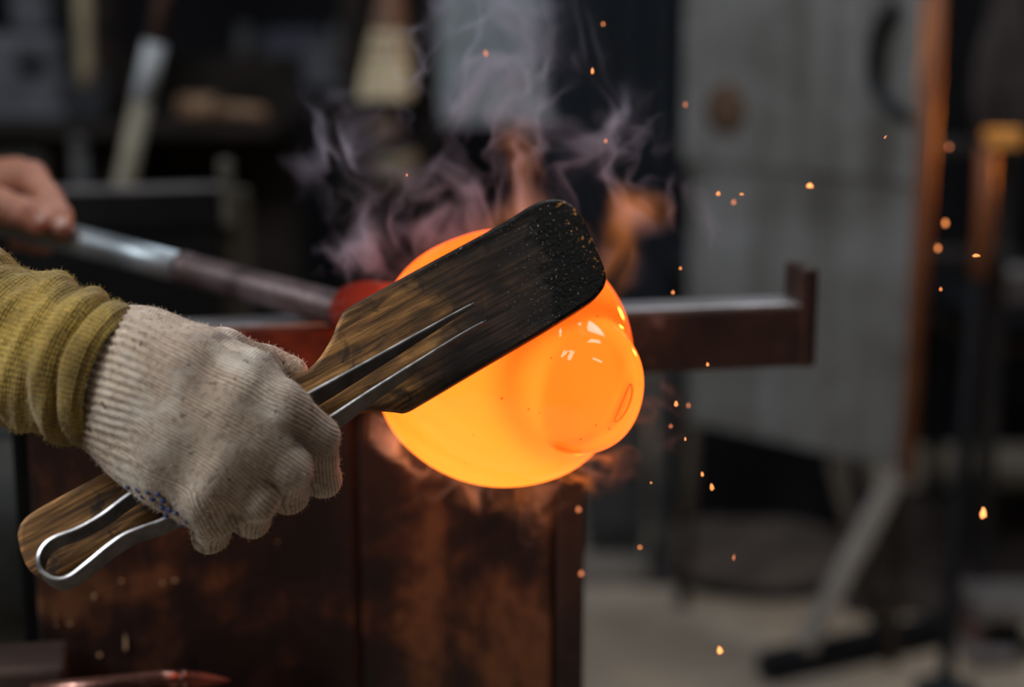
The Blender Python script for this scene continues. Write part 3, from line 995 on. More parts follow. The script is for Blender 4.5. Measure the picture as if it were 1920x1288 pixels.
# ---- mustard sleeve on the right arm
s_ax = np.array([1.0, 0.335]); s_ax /= np.linalg.norm(s_ax)
M_sleeve, nt, b = new_mat('mustard_knit_sleeve')
au = N(nt, 'ShaderNodeAttribute', attribute_name='su').outputs['Fac']
asv = N(nt, 'ShaderNodeAttribute', attribute_name='sv').outputs['Fac']
co = objco(nt)
wobble = mathn(nt, 'MULTIPLY', noise(nt, co, 60, 3), 0.0022)
fine = mathn(nt, 'SINE', mathn(nt, 'MULTIPLY', mathn(nt, 'ADD', au, wobble), 2 * math.pi / 0.0030))
st2 = mathn(nt, 'SINE', mathn(nt, 'MULTIPLY', mathn(nt, 'ADD', asv, wobble), 2 * math.pi / 0.0017))
base = ramp(nt, noise(nt, co, 24, 5, 0.65), [(0.30, (0.17, 0.105, 0.02)), (0.5, (0.37, 0.235, 0.045)), (0.72, (0.52, 0.355, 0.085))])
gr = mathn(nt, 'MULTIPLY', ramp(nt, noise(nt, co, 380, 4, 0.75), [(0.48, (0,) * 3), (0.62, (0.8,) * 3)]), 0.75)
st_ = ramp(nt, noise(nt, co, 14, 3, 0.6, 0.6), [(0.46, (0,) * 3), (0.66, (0.65,) * 3)])
base = mixc(nt, st_, base, (0.13, 0.078, 0.018))
base = mixc(nt, gr, base, (0.10, 0.072, 0.02))
lines = ramp(nt, mathn(nt, 'ADD', mathn(nt, 'MULTIPLY', fine, 0.5), 0.5), [(0.0, (0.22,) * 3), (0.5, (0,) * 3)])
base = mixc(nt, lines, base, (0.10, 0.072, 0.02))
nt.links.new(base, b.inputs['Base Color'])
b.inputs['Roughness'].default_value = 0.95
b.inputs['Specular IOR Level'].default_value = 0.1
b.inputs['Sheen Weight'].default_value = 0.25
bump(nt, b, mathn(nt, 'ADD', mathn(nt, 'ADD', mathn(nt, 'MULTIPLY', fine, 0.6), mathn(nt, 'MULTIPLY', st2, 0.4)), mathn(nt, 'MULTIPLY', noise(nt, co, 600, 2, 0.7), 2.2)), 0.6, 0.0007)

rp = catmull([(-14, 122), (-2, 131), (4, 138), (22, 142), (38, 141), (47, 133), (56, 143), (72, 153), (90, 153), (103, 145), (110, 142), (135, 147), (180, 151), (240, 157), (320, 163), (480, 172), (620, 178)], 6)
rs = np.array([p[0] for p in rp]); rv = np.array([p[1] for p in rp])
ds = 0.892 / FPX
NU = 200
sgrid = np.concatenate([np.linspace(-14, 330, 190), np.linspace(334, 600, 40)])
c_edge = np.array(W(209, 708, 0.898))
SA = np.array(W(-330, 528, 0.955)) - c_edge; SA /= np.linalg.norm(SA)
# half axes of the sleeve section
sw = cuff_w - SA * (cuff_w @ SA); sw /= np.linalg.norm(sw)
sd = np.cross(SA, sw)
if sd @ CF > 0: sd = -sd                            # towards the viewer
PH = np.linspace(0, 2 * np.pi, NU, endpoint=False)
verts = []; us = []; svs = []; nv = []
for sv in sgrid:
    # tilted, wandering folds: shift the profile round the arm
    wv = np.clip((sv - 5) / 40, 0, 1)
    shift = wv * (17 * np.sin(PH + 0.8) + 7 * np.sin(2 * PH + 2.0) + 5 * np.sin(3 * PH))
    r0 = np.interp(sv + shift, rs, rv)
    wk = np.clip((sv - 95) / 60, 0, 1)
    wr_ = wk * (7.5 * np.sin(0.040 * sv + 2.2 * np.sin(PH) + 1.3) + 5.5 * np.sin(0.028 * sv - 3 * PH + 0.5) + 2.5 * np.sin(0.09 * sv + 5 * PH + 1.5 * np.sin(2 * PH)))
    wr_ += 1.2 * np.sin(0.2 * sv + 3 * PH) * wv + 1.0 * np.sin(7 * PH + 0.05 * sv)
    r = (r0 + wr_) * ds
    sq = 0.84
    P0 = c_edge + SA * (sv * ds)
    ring = P0 + np.outer(np.cos(PH) * r, sw) + np.outer(np.sin(PH) * r * sq, sd)
    verts.append(ring); us.append(PH * 0.042); svs.append(np.full(NU, sv * ds))
verts = np.concatenate(verts); us = np.concatenate(us); svs = np.concatenate(svs)
ii = np.arange(len(sgrid) - 1)[:, None] * NU; kk = np.arange(NU)[None]
faces = np.stack([ii + kk, ii + (kk + 1) % NU, ii + NU + (kk + 1) % NU, ii + NU + kk], -1).reshape(-1, 4)
sl = mesh_obj('sleeve', verts, faces, M_sleeve, person, None, True, {'su': us, 'sv': svs})
so = sl.modifiers.new('cloth', 'SOLIDIFY'); so.thickness = 0.003; so.offset = -1
sl['label'] = 'mustard knitted sleeve with a rolled cuff'
ctr = c_edge + np.outer((verts - c_edge) @ SA, SA)
nr = verts - ctr; nr /= np.linalg.norm(nr, axis=1)[:, None]
M_fz2 = surf('mustard_wool_fibre', (0.33, 0.26, 0.085), (0.42, 0.34, 0.12), 50, 0.9, bmp=0)
fibres('sleeve_fuzz', sl, verts, None, nr, 6500, 0.0012, 0.0036, M_fz2, svs < 0.1, 5)

# ---- sweater over the torso, upper arms and left arm (mostly outside the frame)
e_r = c_edge + SA * (590 * ds)
sh_r = np.array((-0.70, 1.00, 1.17)); sh_l = np.array((-0.70, 1.50, 1.17)); el_r = e_r + SA * 0.03
lw_ = Wn((-150, 352, 1.38)); el_l = np.array((-0.78, 1.66, 0.90))


def f_sweater(P):
    d = ellipsoid(P, (-0.72, 1.25, 0.98), np.eye(3), (0.135, 0.215, 0.34))
    d = smin(d, cap(P, sh_r, sh_l, 0.068, 0.068), 0.08)
    d = smin(d, cap(P, sh_r, el_r, 0.066, 0.055), 0.05)
    d = smin(d, cap(P, el_r, e_r - SA * 0.05, 0.055, 0.0455), 0.03)
    d = smin(d, cap(P, sh_l, el_l, 0.066, 0.055), 0.05)
    d = smin(d, cap(P, el_l, lw_, 0.055, 0.043), 0.03)
    d = smin(d, cap(P, (-0.715, 1.25, 1.27), (-0.71, 1.25, 1.33), 0.07, 0.062), 0.03)
    return d


V, Q = surface_nets(f_sweater, (-1.0, 0.70, 0.58), (-0.24, 1.80, 1.45), 0.011)
mesh_obj('sweater', V, Q, M_sleeve, person, None, True, {'su': V[:, 2] * 0.8, 'sv': V[:, 0]})

# ---- trousers and boots
M_trs = surf('dark_work_trousers', (0.045, 0.05, 0.047), (0.10, 0.106, 0.10), 10, 0.9, bmp=0.5, bdist=0.004)
kn_r = np.array((-0.27, 1.40, 0.60)); kn_l = np.array((-0.27, 1.64, 0.60))
an_r = np.array((-0.27, 1.42, 0.12)); an_l = np.array((-0.27, 1.66, 0.12))


def f_trousers(P):
    d = ellipsoid(P, (-0.70, 1.28, 0.665), np.eye(3), (0.16, 0.205, 0.12))
    d = smin(d, cap(P, (-0.66, 1.27, 0.66), kn_r, 0.100, 0.072), 0.05)
    d = smin(d, cap(P, (-0.66, 1.45, 0.66), kn_l, 0.100, 0.072), 0.05)
    d = smin(d, cap(P, kn_r, an_r, 0.074, 0.060), 0.03)
    d = smin(d, cap(P, kn_l, an_l, 0.074, 0.060), 0.03)
    q = P
    return d + 0.005 * np.sin(38 * q[:, 0] + 20 * q[:, 2]) * np.sin(31 * q[:, 2] + 9 * q[:, 1])


V, Q = surface_nets(f_trousers, (-0.92, 1.02, 0.02), (-0.14, 1.80, 0.84), 0.012)
mesh_obj('trousers', V, Q, M_trs, person, None, True)
M_boot = surf('black_boot_leather', (0.012, 0.012, 0.012), (0.03, 0.028, 0.026), 14, 0.55)
for an in (an_r, an_l):
    def f_boot(P, an=an):
        d = cap(P, an + np.array((0, 0, 0.05)), an + np.array((0, 0, -0.06)), 0.050, 0.050)
        d = smin(d, ellipsoid(P, an + np.array((0.075, 0, -0.075)), np.eye(3), (0.135, 0.052, 0.055)), 0.03)
        return np.maximum(d, 0.002 - P[:, 2])
    V, Q = surface_nets(f_boot, an + np.array((-0.1, -0.08, -0.13)), an + np.array((0.24, 0.08, 0.13)), 0.007)
    mesh_obj('boot', V, Q, M_boot, person, None, True)

# ---- bare left hand on the pipe
M_skin, nt, b = new_mat('warm_skin')
co = objco(nt)
nt.links.new(ramp(nt, noise(nt, co, 45, 4, 0.6), [(0.3, (0.40, 0.165, 0.105)), (0.7, (0.55, 0.27, 0.19))]), b.inputs['Base Color'])
b.inputs['Roughness'].default_value = 0.55
b.inputs['Subsurface Weight'].default_value = 0.15
b.inputs['Subsurface Radius'].default_value = (0.01, 0.004, 0.002)
b.inputs['Subsurface Scale'].default_value = 0.5
bump(nt, b, noise(nt, co, 300, 3), 0.15, 0.0006)
lp = lambda x, y, d: Wn((x, y, d))
lm = [lp(58, 334, 1.352), lp(34, 328, 1.374), lp(8, 330, 1.394), lp(-18, 338, 1.412)]
lpip = [lp(92, 372, 1.330), lp(78, 356, 1.386), lp(52, 360, 1.412), lp(18, 366, 1.428)]
ldip = [lp(112, 404, 1.322), lp(92, 412, 1.392), lp(68, 418, 1.414), lp(36, 420, 1.428)]
ltip = [lp(118, 424, 1.318), lp(84, 458, 1.372), lp(62, 456, 1.388), lp(34, 450, 1.402)]
lth = [lp(-70, 380, 1.365), lp(0, 386, 1.322), lp(44, 398, 1.312), lp(66, 416, 1.312)]
lwr = lp(-150, 352, 1.385)


def f_lhand(P):
    d = cap(P, lwr - (lm[1] - lwr) * 0.3, lwr, 0.031, 0.029)
    for i in range(4):
        d = smin(d, cap(P, lwr + (lm[i] - lwr) * 0.25, lm[i], 0.019, 0.0125), 0.014)
    fg = None
    for i in range(4):
        c = chain(P, [lm[i], lpip[i], ldip[i], ltip[i]], (0.0125, 0.0102, 0.0092, 0.0082), 0.004)
        fg = c if fg is None else smin(fg, c, 0.0015)
    d = smin(d, fg, 0.007)
    return smin(d, chain(P, lth, (0.017, 0.0135, 0.0112, 0.0095), 0.005), 0.008)


allp = np.array(lm + lpip + ldip + ltip + lth + [lwr])
V, Q = surface_nets(f_lhand, allp.min(0) - 0.05, allp.max(0) + 0.04, 0.0017)
hand = mesh_obj('hand', V, Q, M_skin, person, None, True); hand['label'] = 'bare hand closed round the blowpipe'
M_nail = surf('fingernail', (0.55, 0.33, 0.27), (0.6, 0.38, 0.32), 60, 0.3, bmp=0)
for tip_, prev in ((ltip[0], ldip[0]), (lth[3], lth[2])):
    d = tip_ - prev; d /= np.linalg.norm(d)
    out = -CF + CU * 0.8; out = out - d * (out @ d); out /= np.linalg.norm(out)
    c = tip_ + out * 0.0083 + d * 0.001
    bm = bmesh.new()
    bmesh.ops.create_uvsphere(bm, u_segments=14, v_segments=8, radius=1)
    sd_ = np.cross(d, out)
    for v in bm.verts:
        q = v.co; v.co = Vector(c + d * q.x * 0.0055 + sd_ * q.y * 0.0045 + out * q.z * 0.0011)
    bm_obj('fingernail', bm, M_nail, hand, None, True)

# ---- head (above the frame)
HC = np.array((-0.66, 1.25, 1.50))
M_hair = surf('short_brown_hair', (0.03, 0.02, 0.014), (0.07, 0.045, 0.03), 60, 0.8, bmp=0.6)


def f_head(P):
    d = ellipsoid(P, HC + np.array((-0.01, 0, 0.02)), np.eye(3), (0.098, 0.076, 0.105))
    d = smin(d, ellipsoid(P, HC + np.array((0.035, 0, -0.065)), np.eye(3), (0.060, 0.054, 0.058)), 0.03)
    d = smin(d, cap(P, HC + np.array((-0.02, 0, -0.07)), HC + np.array((-0.045, 0, -0.20)), 0.052, 0.056), 0.03)
    d = smin(d, cap(P, HC + np.array((0.088, 0, 0.01)), HC + np.array((0.108, 0, -0.032)), 0.008, 0.013), 0.012)
    for s in (-1, 1):
        d = smin(d, ellipsoid(P, HC + np.array((-0.012, 0.078 * s, -0.012)), np.eye(3), (0.018, 0.008, 0.030)), 0.006)
        d = -smin(-d, ellipsoid(P, HC + np.array((0.094, 0.030 * s, 0.006)), np.eye(3), (0.014, 0.016, 0.009)), 0.01)
        d = smin(d, ellipsoid(P, HC + np.array((0.074, 0.030 * s, 0.004)), np.eye(3), (0.012, 0.012, 0.011)), 0.003)
    d = smin(d, ellipsoid(P, HC + np.array((0.088, 0, -0.064)), np.eye(3), (0.012, 0.024, 0.005)), 0.004)
    d = smin(d, ellipsoid(P, HC + np.array((0.086, 0, -0.074)), np.eye(3), (0.012, 0.021, 0.006)), 0.004)
    return d


V, Q = surface_nets(f_head, HC - np.array((0.13, 0.11, 0.24)), HC + np.array((0.15, 0.11, 0.15)), 0.005)
mesh_obj('head', V, Q, M_skin, person, None, True)


def f_hair(P):
    d = ellipsoid(P, HC + np.array((-0.016, 0, 0.028)), np.eye(3), (0.104, 0.083, 0.110))
    return np.maximum(d, np.maximum((P[:, 0] - HC[0]) * 0.8 - (P[:, 2] - HC[2]) * 0.75 - 0.006, HC[2] - 0.055 - P[:, 2])) + 0.0012 * np.sin(160 * P[:, 1]) * np.sin(120 * P[:, 0])


V, Q = surface_nets(f_hair, HC - np.array((0.14, 0.11, 0.10)), HC + np.array((0.12, 0.11, 0.16)), 0.005)
mesh_obj('hair', V, Q, M_hair, person, None, True)

# ================================================================== TOOL on the low shelf
M_copper = surf('reddish_worn_steel', (0.10, 0.045, 0.035), (0.34, 0.18, 0.14), 45, 0.33, 0.8, c3=(0.2, 0.09, 0.07), bmp=0.3)
t0, t1, t2, t3 = W(60, 1299, 1.105), W(300, 1275, 1.112), W(346, 1273, 1.114), W(432, 1276, 1.117)
tool = empty('pointed_hand_tool', t1 - Z3 * 0.008, 'reddish steel hand tool with a pointed tip on the low bench shelf', 'tool')
bench_box('tool_rest', bx(140, 1290, -0.08), bx(330, 1290, -0.08), (t1 - A).dot(EY) - 0.022, (t1 - A).dot(EY) - 0.001, 0.550, t1.z - 0.0068, M_blackwood, 0.003)
tube('handle', [t0, t0 + (t1 - t0) * 0.5, t1, t2], [0.0062, 0.0066, 0.0064, 0.0058], M_copper, tool, 20)
lathe('ferrule', t2, [(0.0060, -0.003), (0.0063, -0.002), (0.0063, 0.001), (0.0045, 0.003)], M_copper, tool, 20, axis=t2 - t1)
dv = (t3 - t2).normalized(); sv_ = dv.cross(Z3).normalized()
bm = bmesh.new()
L = (t3 - t2).length
pr_ = [(0.0, 0.0042, 0.0042), (0.35, 0.0048, 0.003), (0.7, 0.0034, 0.0018), (1.0, 0.0004, 0.0004)]
rings = []
for (k, a, c) in pr_:
    o = t2 + dv * L * k
    rings.append([bm.verts.new(o + sv_ * a * x + Z3 * c * y) for x, y in ((-1, -1), (1, -1), (1, 1), (-1, 1))])
for i in range(3):
    for k in range(4):
        bm.faces.new([rings[i][k], rings[i][(k + 1) % 4], rings[i + 1][(k + 1) % 4], rings[i + 1][k]])
bm.faces.new(rings[0]); bm.faces.new(rings[-1])
bm_obj('blade', bm, M_rail, tool, None)

# ================================================================== BACKGROUND, RIGHT: heat shield on its stand
m, nt, b = new_mat('grey_painted_sheet'); M_sheet = m
co = objco(nt)
n1 = noise(nt, co, 5, 5, 0.6, 0.3); n2 = noise(nt, objco(nt, (16, 16, 1.0)), 1.0, 4, 0.6)
c0 = ramp(nt, mathn(nt, 'ADD', mathn(nt, 'MULTIPLY', n1, 0.5), mathn(nt, 'MULTIPLY', n2, 0.5)), [(0.38, (0.085, 0.082, 0.074)), (0.52, (0.18, 0.178, 0.175)), (0.66, (0.29, 0.30, 0.325))])
nt.links.new(c0, b.inputs['Base Color'])
b.inputs['Roughness'].default_value = 0.55
b.inputs['Metallic'].default_value = 0.2
bump(nt, b, n1, 0.2, 0.003)
M_rustbar = surf('orange_rust_bar', (0.12, 0.035, 0.012), (0.24, 0.08, 0.025), 12, 0.6, 0.2)
M_dark = surf('dark_iron', (0.008, 0.009, 0.012), (0.02, 0.022, 0.027), 8, 0.6, 0.2, spec=0.25)
M_legs = surf('grey_leg_steel', (0.30, 0.275, 0.25), (0.45, 0.42, 0.39), 8, 0.5, 0.1)
SBR = at_y(1694, 884, 2.50); zb = SBR.z
SBL = at_z(1282, 790, zb)
sx_ = (SBR - SBL); sx_.z = 0; SWD = sx_.length; sx_.normalize(); sn = Vector((-sx_.y, sx_.x, 0))
if sn.y > 0: sn = -sn                                # towards the viewer
shield = empty('heat_shield', Vector((SBR.x, SBR.y, 0)), 'large grey sheet metal heat shield on a slanted leg stand', 'heat shield')


def sh_box(name, x0, x1, z0, z1, y0, y1, mat, bev=0.003):
    bm = bmesh.new()
    c = Vector((SBL.x, SBL.y, 0)) + sx_ * (x0 + x1) / 2 + sn * (y0 + y1) / 2 + Z3 * (z0 + z1) / 2
    boxv(bm, c, sx_, sn, Z3, (x1 - x0) / 2, abs(y1 - y0) / 2, (z1 - z0) / 2, bev)
    return bm_obj(name, bm, mat, shield, None)


def sh_at(px, py, off=0.0):
    p = at_plane(px, py, SBL + sn * off, sn)
    return (p - SBL).dot(sx_), p.z, p


zseam = sh_at(1450, 305)[1]
sh_box('lower_sheet', 0, SWD, zb, zseam - 0.004, -0.012, -0.002, M_sheet)
ush = sh_box('upper_sheet', -0.01, SWD, zseam - 0.012, 1.52, -0.001, 0.010, M_sheet)
# rusty corner bar leaning along the right edge
q0 = sh_at(1700, 884, 0.004)[2]; q1 = sh_at(1758, -60, 0.004)[2]
tube('edge_bar', [q0 - Z3 * 0.01, q0 + (q1 - q0) * 0.5, q1], 0.0135, M_rustbar, shield, 14)
# handle of bent bar on the upper sheet
hp = [sh_at(x, y, 0.03)[2] for x, y in ((1668, 20), (1645, 60), (1636, 120), (1642, 165), (1672, 200), (1690, 215))]
hp = [sh_at(1672, 12, 0.005)[2]] + hp + [sh_at(1694, 218, 0.005)[2]]
tube('handle', [Vector(p) for p in catmull([np.array(p) for p in hp], 4)], 0.010, M_dark, ush, 10)
# round rust burn patch: a riveted disc
rp_ = sh_at(1362, 205, 0.010)[2]
M_burn = surf('rust_burn_disc', (0.05, 0.03, 0.018), (0.10, 0.055, 0.032), 14, 0.9)
lathe('rust_patch', rp_, [(0.040, 0.0), (0.040, 0.004), (0.032, 0.007), (0.01, 0.008)], M_burn, ush, 28, axis=sn)
for k in range(4):
    a = k * math.pi / 2 + 0.6
    lathe('rivet', rp_ + sx_ * 0.034 * math.cos(a) + Z3 * 0.034 * math.sin(a) + sn * 0.005, [(0.004, 0), (0.0035, 0.003), (0.001, 0.004)], M_dark, ush, 10, axis=sn)
M_dim = surf('dim_leg_paint', (0.045, 0.036, 0.028), (0.09, 0.075, 0.06), 8, 0.8, spec=0.2)
# stand
ft0, ft1 = at_z(1432, 1252, 0.022), at_z(1775, 1178, 0.022)
fd = (ft1 - ft0).normalized(); fs_ = Vector((-fd.y, fd.x, 0))
bm = bmesh.new(); boxv(bm, (ft0 + ft1) / 2, fd, fs_, Z3, (ft1 - ft0).length / 2, 0.022, 0.022, 0.004); bm_obj('foot', bm, M_dark, shield, None)
s0 = sh_at(1690, 868, -0.02)[2]; s1 = at_z(1540, 1228, 0.044)
s1 = ft0 + fd * (s1 - ft0).dot(fd) + Z3 * 0.022
sdv = (s1 - s0).normalized(); su_, sv2 = basis(sdv)
bm = bmesh.new(); boxv(bm, (s0 + s1) / 2, sdv, su_, sv2, (s1 - s0).length / 2, 0.021, 0.012, 0.003); bm_obj('strut', bm, M_legs, shield, None)
l0 = sh_at(1560, 850, -0.02)[2]; l1 = l0 + sx_ * 0.05 - sn * 0.10; l1.z = 0.0
tube('leg', [l0, l1], 0.012, M_dim, shield, 12)
l0 = sh_at(1300, 780, -0.02)[2]; l1 = l0 - sn * 0.02 - sx_ * 0.03; l1.z = 0.0
tube('leg', [l0, l1], 0.012, M_dim, shield, 12)
u0 = sh_at(1690, 700, -0.02)[2]; u1 = Vector((u0.x + 0.02, u0.y + 0.06, 0))
tube('leg', [u0, u1], 0.012, M_dim, shield, 12)

# dark box and round pad under the shield
M_black = surf('black_box', (0.005, 0.005, 0.006), (0.012, 0.012, 0.013), 6, 0.85, spec=0.1)
p = at_z(1262, 1000, 0.0)
p0 = at_y(1262, 990, 3.30); p1 = at_y(1575, 990, 3.30)
cb = empty('burner_box', Vector((p0.x, 3.3, 0)), 'black metal box standing on the floor behind the heat shield legs', 'box')
box('body', (p0.x, 3.24, 0.02), (p1.x, 3.6, 0.52), M_black, cb, 0.01)
box('lid', (p0.x - 0.01, 3.23, 0.52), (p1.x + 0.01, 3.61, 0.545), M_dark, cb, 0.006)
for k in (0.03, 0.30):
    box('foot', (p0.x + k, 3.26, 0.0), (p0.x + k + 0.04, 3.3, 0.02), M_dark, cb, 0.003)
tube('grip', [(p0.x + .1, 3.24, 0.36), (p0.x + .1, 3.215, 0.36), (p0.x + .2, 3.215, 0.36), (p0.x + .2, 3.24, 0.36)], 0.006, M_dark, cb, 8)
M_pad = surf('brown_floor_pad', (0.06, 0.045, 0.038), (0.12, 0.09, 0.072), 9, 0.85, bmp=0.5)
pc = at_z(1420, 1040, 0.02)
pad = empty('round_floor_pad', Vector((pc.x, pc.y, 0)), 'low round brown wooden pad on the floor under the heat shield', 'floor pad')
lathe('disc', (pc.x, pc.y, 0.0), [(0.19, 0.0), (0.20, 0.004), (0.20, 0.03), (0.19, 0.036), (0.02, 0.036)], M_pad, pad, 40)
lathe('rim', (pc.x, pc.y, 0.0), [(0.2005, 0.012), (0.206, 0.012), (0.206, 0.024), (0.2005, 0.024)], M_dark, pad, 40)
# grey crate and wood kerb left of it
M_crate = surf('grey_crate_paint', (0.030, 0.030, 0.031), (0.065, 0.063, 0.062), 9, 0.8, spec=0.2)
a0 = at_y(1104, 900, 3.1); a1 = at_y(1212, 900, 3.1)
cr_ = empty('grey_crate', Vector((a0.x, 3.1, 0)), 'grey metal crate on the floor right beside the bench plate edge', 'crate')
box('body', (a0.x, 3.1, 0.0), (a1.x, 3.4, 0.36), M_crate, cr_, 0.006)
for k in range(3):
    box('rib', (a0.x - 0.001, 3.09, 0.06 + k * 0.11), (a1.x + .001, 3.101, 0.085 + k * 0.11), M_crate, cr_, 0.002)
pz = at_y(1243, 900, 3.0)
post = empty('slim_grey_post', Vector((pz.x, 3.0, 0)), 'slim grey upright post between the crate and the black box', 'post')
box('upright', (pz.x - 0.017, 2.985, 0.012), (pz.x + 0.017, 3.02, 0.48), M_crate, post, 0.004)
box('base_plate', (pz.x - 0.05, 2.95, 0.0), (pz.x + 0.05, 3.05, 0.012), M_crate, post, 0.002)
k0 = at_z(1098, 1062, 0.03); k1 = at_z(1235, 1058, 0.03)
M_kerb = surf('pale_timber', (0.13, 0.115, 0.10), (0.22, 0.19, 0.165), 6, 0.8, stretch=(8, 1, 1))
kb = box('timber_offcut', (k0.x - 0.15, k0.y - 0.02, 0.0), (k1.x - 0.02, k0.y + 0.07, 0.032), M_kerb)
tag(kb, 'pale timber offcut on the floor in front of the grey crate', 'timber')

# ------------------------------------------------------------------ furnace at the far right and the orange lit iron stand
M_fire, nt, b = new_mat('furnace_fire')
b.inputs['Base Color'].default_value = (0.1, 0.03, 0.01, 1)
b.inputs['Emission Color'].default_value = (1.0, 0.30, 0.035, 1)
b.inputs['Emission Strength'].default_value = 130.0
M_brick = surf('sooty_firebrick', (0.03, 0.022, 0.02), (0.075, 0.055, 0.05), 9, 0.85, bmp=0.5)
fc = Vector((1.00, 2.72, 0.925))
fdir = Vector((-0.85, -0.50, 0.0)).normalized()
fur = empty('glory_hole_furnace', Vector((fc.x + 0.3, fc.y, 0)), 'dark drum furnace with a glowing mouth at the right edge', 'furnace')
ring_prof = [(0.075, 0.0), (0.150, 0.0), (0.160, -0.015), (0.160, -0.50), (0.14, -0.52), (0.02, -0.52)]
o = lathe('drum', fc, ring_prof, M_brick, fur, 36, axis=fdir)
bm = bmesh.new(); bm.from_mesh(o.data)
# open the mouth: drop the front cap, add the tunnel
cap_f = [f for f in bm.faces if len(f.verts) == 36 and abs((Vector(f.calc_center_median()) + (fc - fc)).dot(fdir) - ((fc - Vector(fur.location)).dot(fdir))) < 1e-3]
bmesh.ops.delete(bm, geom=cap_f, context='FACES_ONLY'); bm.to_mesh(o.data); bm.free()
u_, v_ = basis(fdir)
vs, fs = [], []
for r_, h_ in ((0.075, 0.0), (0.075, -0.12)):
    for k in range(36):
        a = 2 * math.pi * k / 36
        vs.append(tuple(fc + fdir * h_ + (u_ * math.cos(a) + v_ * math.sin(a)) * r_))
for k in range(36):
    fs.append([k, (k + 1) % 36, 36 + (k + 1) % 36, 36 + k])
mesh_obj('mouth_lining', vs, fs, M_brick, fur, None, True)
lathe('fire_bed', fc - fdir * 0.12, [(0.074, 0.0), (0.074, 0.008), (0.02, 0.012)], M_fire, fur, 36, axis=fdir)
fsd = Vector((-fdir.y, fdir.x, 0))
for sy in (-0.12, 0.12):
    for sx in (0.08, 0.42):
        q = fc - fdir * sx + fsd * sy; q.z = 0.0
        tube('leg', [q, q + Z3 * 0.76], 0.02, M_dark, fur, 10)
bm = bmesh.new(); cc_ = fc - fdir * 0.25; cc_.z = 0.755
boxv(bm, cc_, fdir, fsd, Z3, 0.23, 0.15, 0.012, 0.004); bm_obj('cradle', bm, M_dark, fur, None)

st = empty('iron_pipe_stand', Vector(at_z(1772, 1300, 0.0)), 'slim dark iron stand with an orange lit rest arm at the right', 'stand')
sp0 = Vector(st.location)
stp = [(1850, 262), (1846, 400), (1832, 560), (1812, 760), (1795, 960), (1783, 1120)]
yy = sp0.y
pts = [Vector(at_y(x, y, yy)) for x, y in stp] + [Vector((sp0.x, yy, 0.012))]
tube('pole', [Vector(p) for p in catmull([np.array(p) for p in pts], 4)], [0.012] * (len(pts) * 4 - 3), M_dark, st, 14)
M_litarm = surf('orange_lit_steel', (0.70, 0.27, 0.05), (0.85, 0.38, 0.08), 20, 0.5)  # furnace light on the arm is put into its orange colour
a0 = at_y(1846, 262, yy); a1 = at_y(1912, 256, yy)
bm = bmesh.new(); boxv(bm, (a0 + a1) / 2, X3, Y3, Z3, (a1.x - a0.x) / 2, 0.016, 0.0125, 0.003); bm_obj('rest_arm', bm, M_litarm, st, None)
b0, b1 = at_y(1852, 275, yy), at_y(1838, 520, yy)
tube('lit_sleeve', [b0, (b0 + b1) / 2 + X3 * 0.001, b1], 0.0142, M_rustbar, st, 14)  # orange light on the upper pole, added as a coloured sleeve
lathe('base', (sp0.x, yy, 0), [(0.05, 0), (0.05, 0.008), (0.03, 0.014), (0.014, 0.03)], M_dark, st, 24)
# crossbar between shield and stand
c0_, c1_ = at_y(1735, 275, 2.95), at_y(1850, 272, 2.95)
pr0 = empty('pipe_rack', Vector((c0_.x + 0.06, 2.95, 0)), 'dark grey pipe rack with a crossbar behind the iron stand', 'rack')
box('crossbar', (c0_.x - 0.1, 2.94, c0_.z - 0.012), (c1_.x + 0.06, 2.965, c0_.z + 0.012), M_crate, pr0, 0.003)
c2 = at_y(1745, 480, 2.95)
box('lower_bar', (c0_.x - 0.1, 2.94, c2.z - 0.012), (c1_.x + 0.06, 2.965, c2.z + 0.012), M_crate, pr0, 0.003)
for xx in (c0_.x - 0.08, c1_.x + 0.04):
    box('upright', (xx - 0.015, 2.965, 0.0), (xx + 0.015, 2.995, c0_.z + 0.1), M_crate, pr0, 0.003)

cbx0 = at_y(1700, 700, 3.9).x
dcab = empty('dark_backing_cabinet', Vector((cbx0, 3.9, 0)), 'tall black cabinet added to darken the background behind the iron stand at the right', 'cabinet')
box('body', (cbx0, 3.9, 0.05), (cbx0 + 0.95, 4.35, 1.75), M_black, dcab, 0.008)  # black mass added to keep the background dark behind the stand
for k in range(2):
    dr = box('door', (cbx0 + 0.02 + k * 0.46, 3.888, 0.09), (cbx0 + 0.465 + k * 0.46, 3.901, 1.71), M_black, dcab, 0.004)
    tube('door_handle', [(cbx0 + 0.43 + k * 0.09, 3.888, 0.85), (cbx0 + 0.43 + k * 0.09, 3.865, 0.85), (cbx0 + 0.43 + k * 0.09, 3.865, 1.0), (cbx0 + 0.43 + k * 0.09, 3.888, 1.0)], 0.006, M_dark, dr, 8)
box('plinth', (cbx0 + 0.02, 3.92, 0.0), (cbx0 + 0.93, 4.33, 0.05), M_dark, dcab, 0.002)
M_shade_mat = surf('floor_shade_mat', (0.03, 0.023, 0.02), (0.065, 0.05, 0.043), 12, 0.9, spec=0.15)
c_ = [at_z(1650, 915, 0.004), at_z(1590, 1150, 0.004)]
mt = box('shade_mat', (c_[1].x, c_[1].y, 0.0), (c_[1].x + 1.2, c_[0].y, 0.006), M_shade_mat, bev=0.002)  # thin dark sheet standing in for shadow and dirt on the floor
tag(mt, 'dark brown mat added as shadow and dirt on the floor around the iron stand', 'mat')

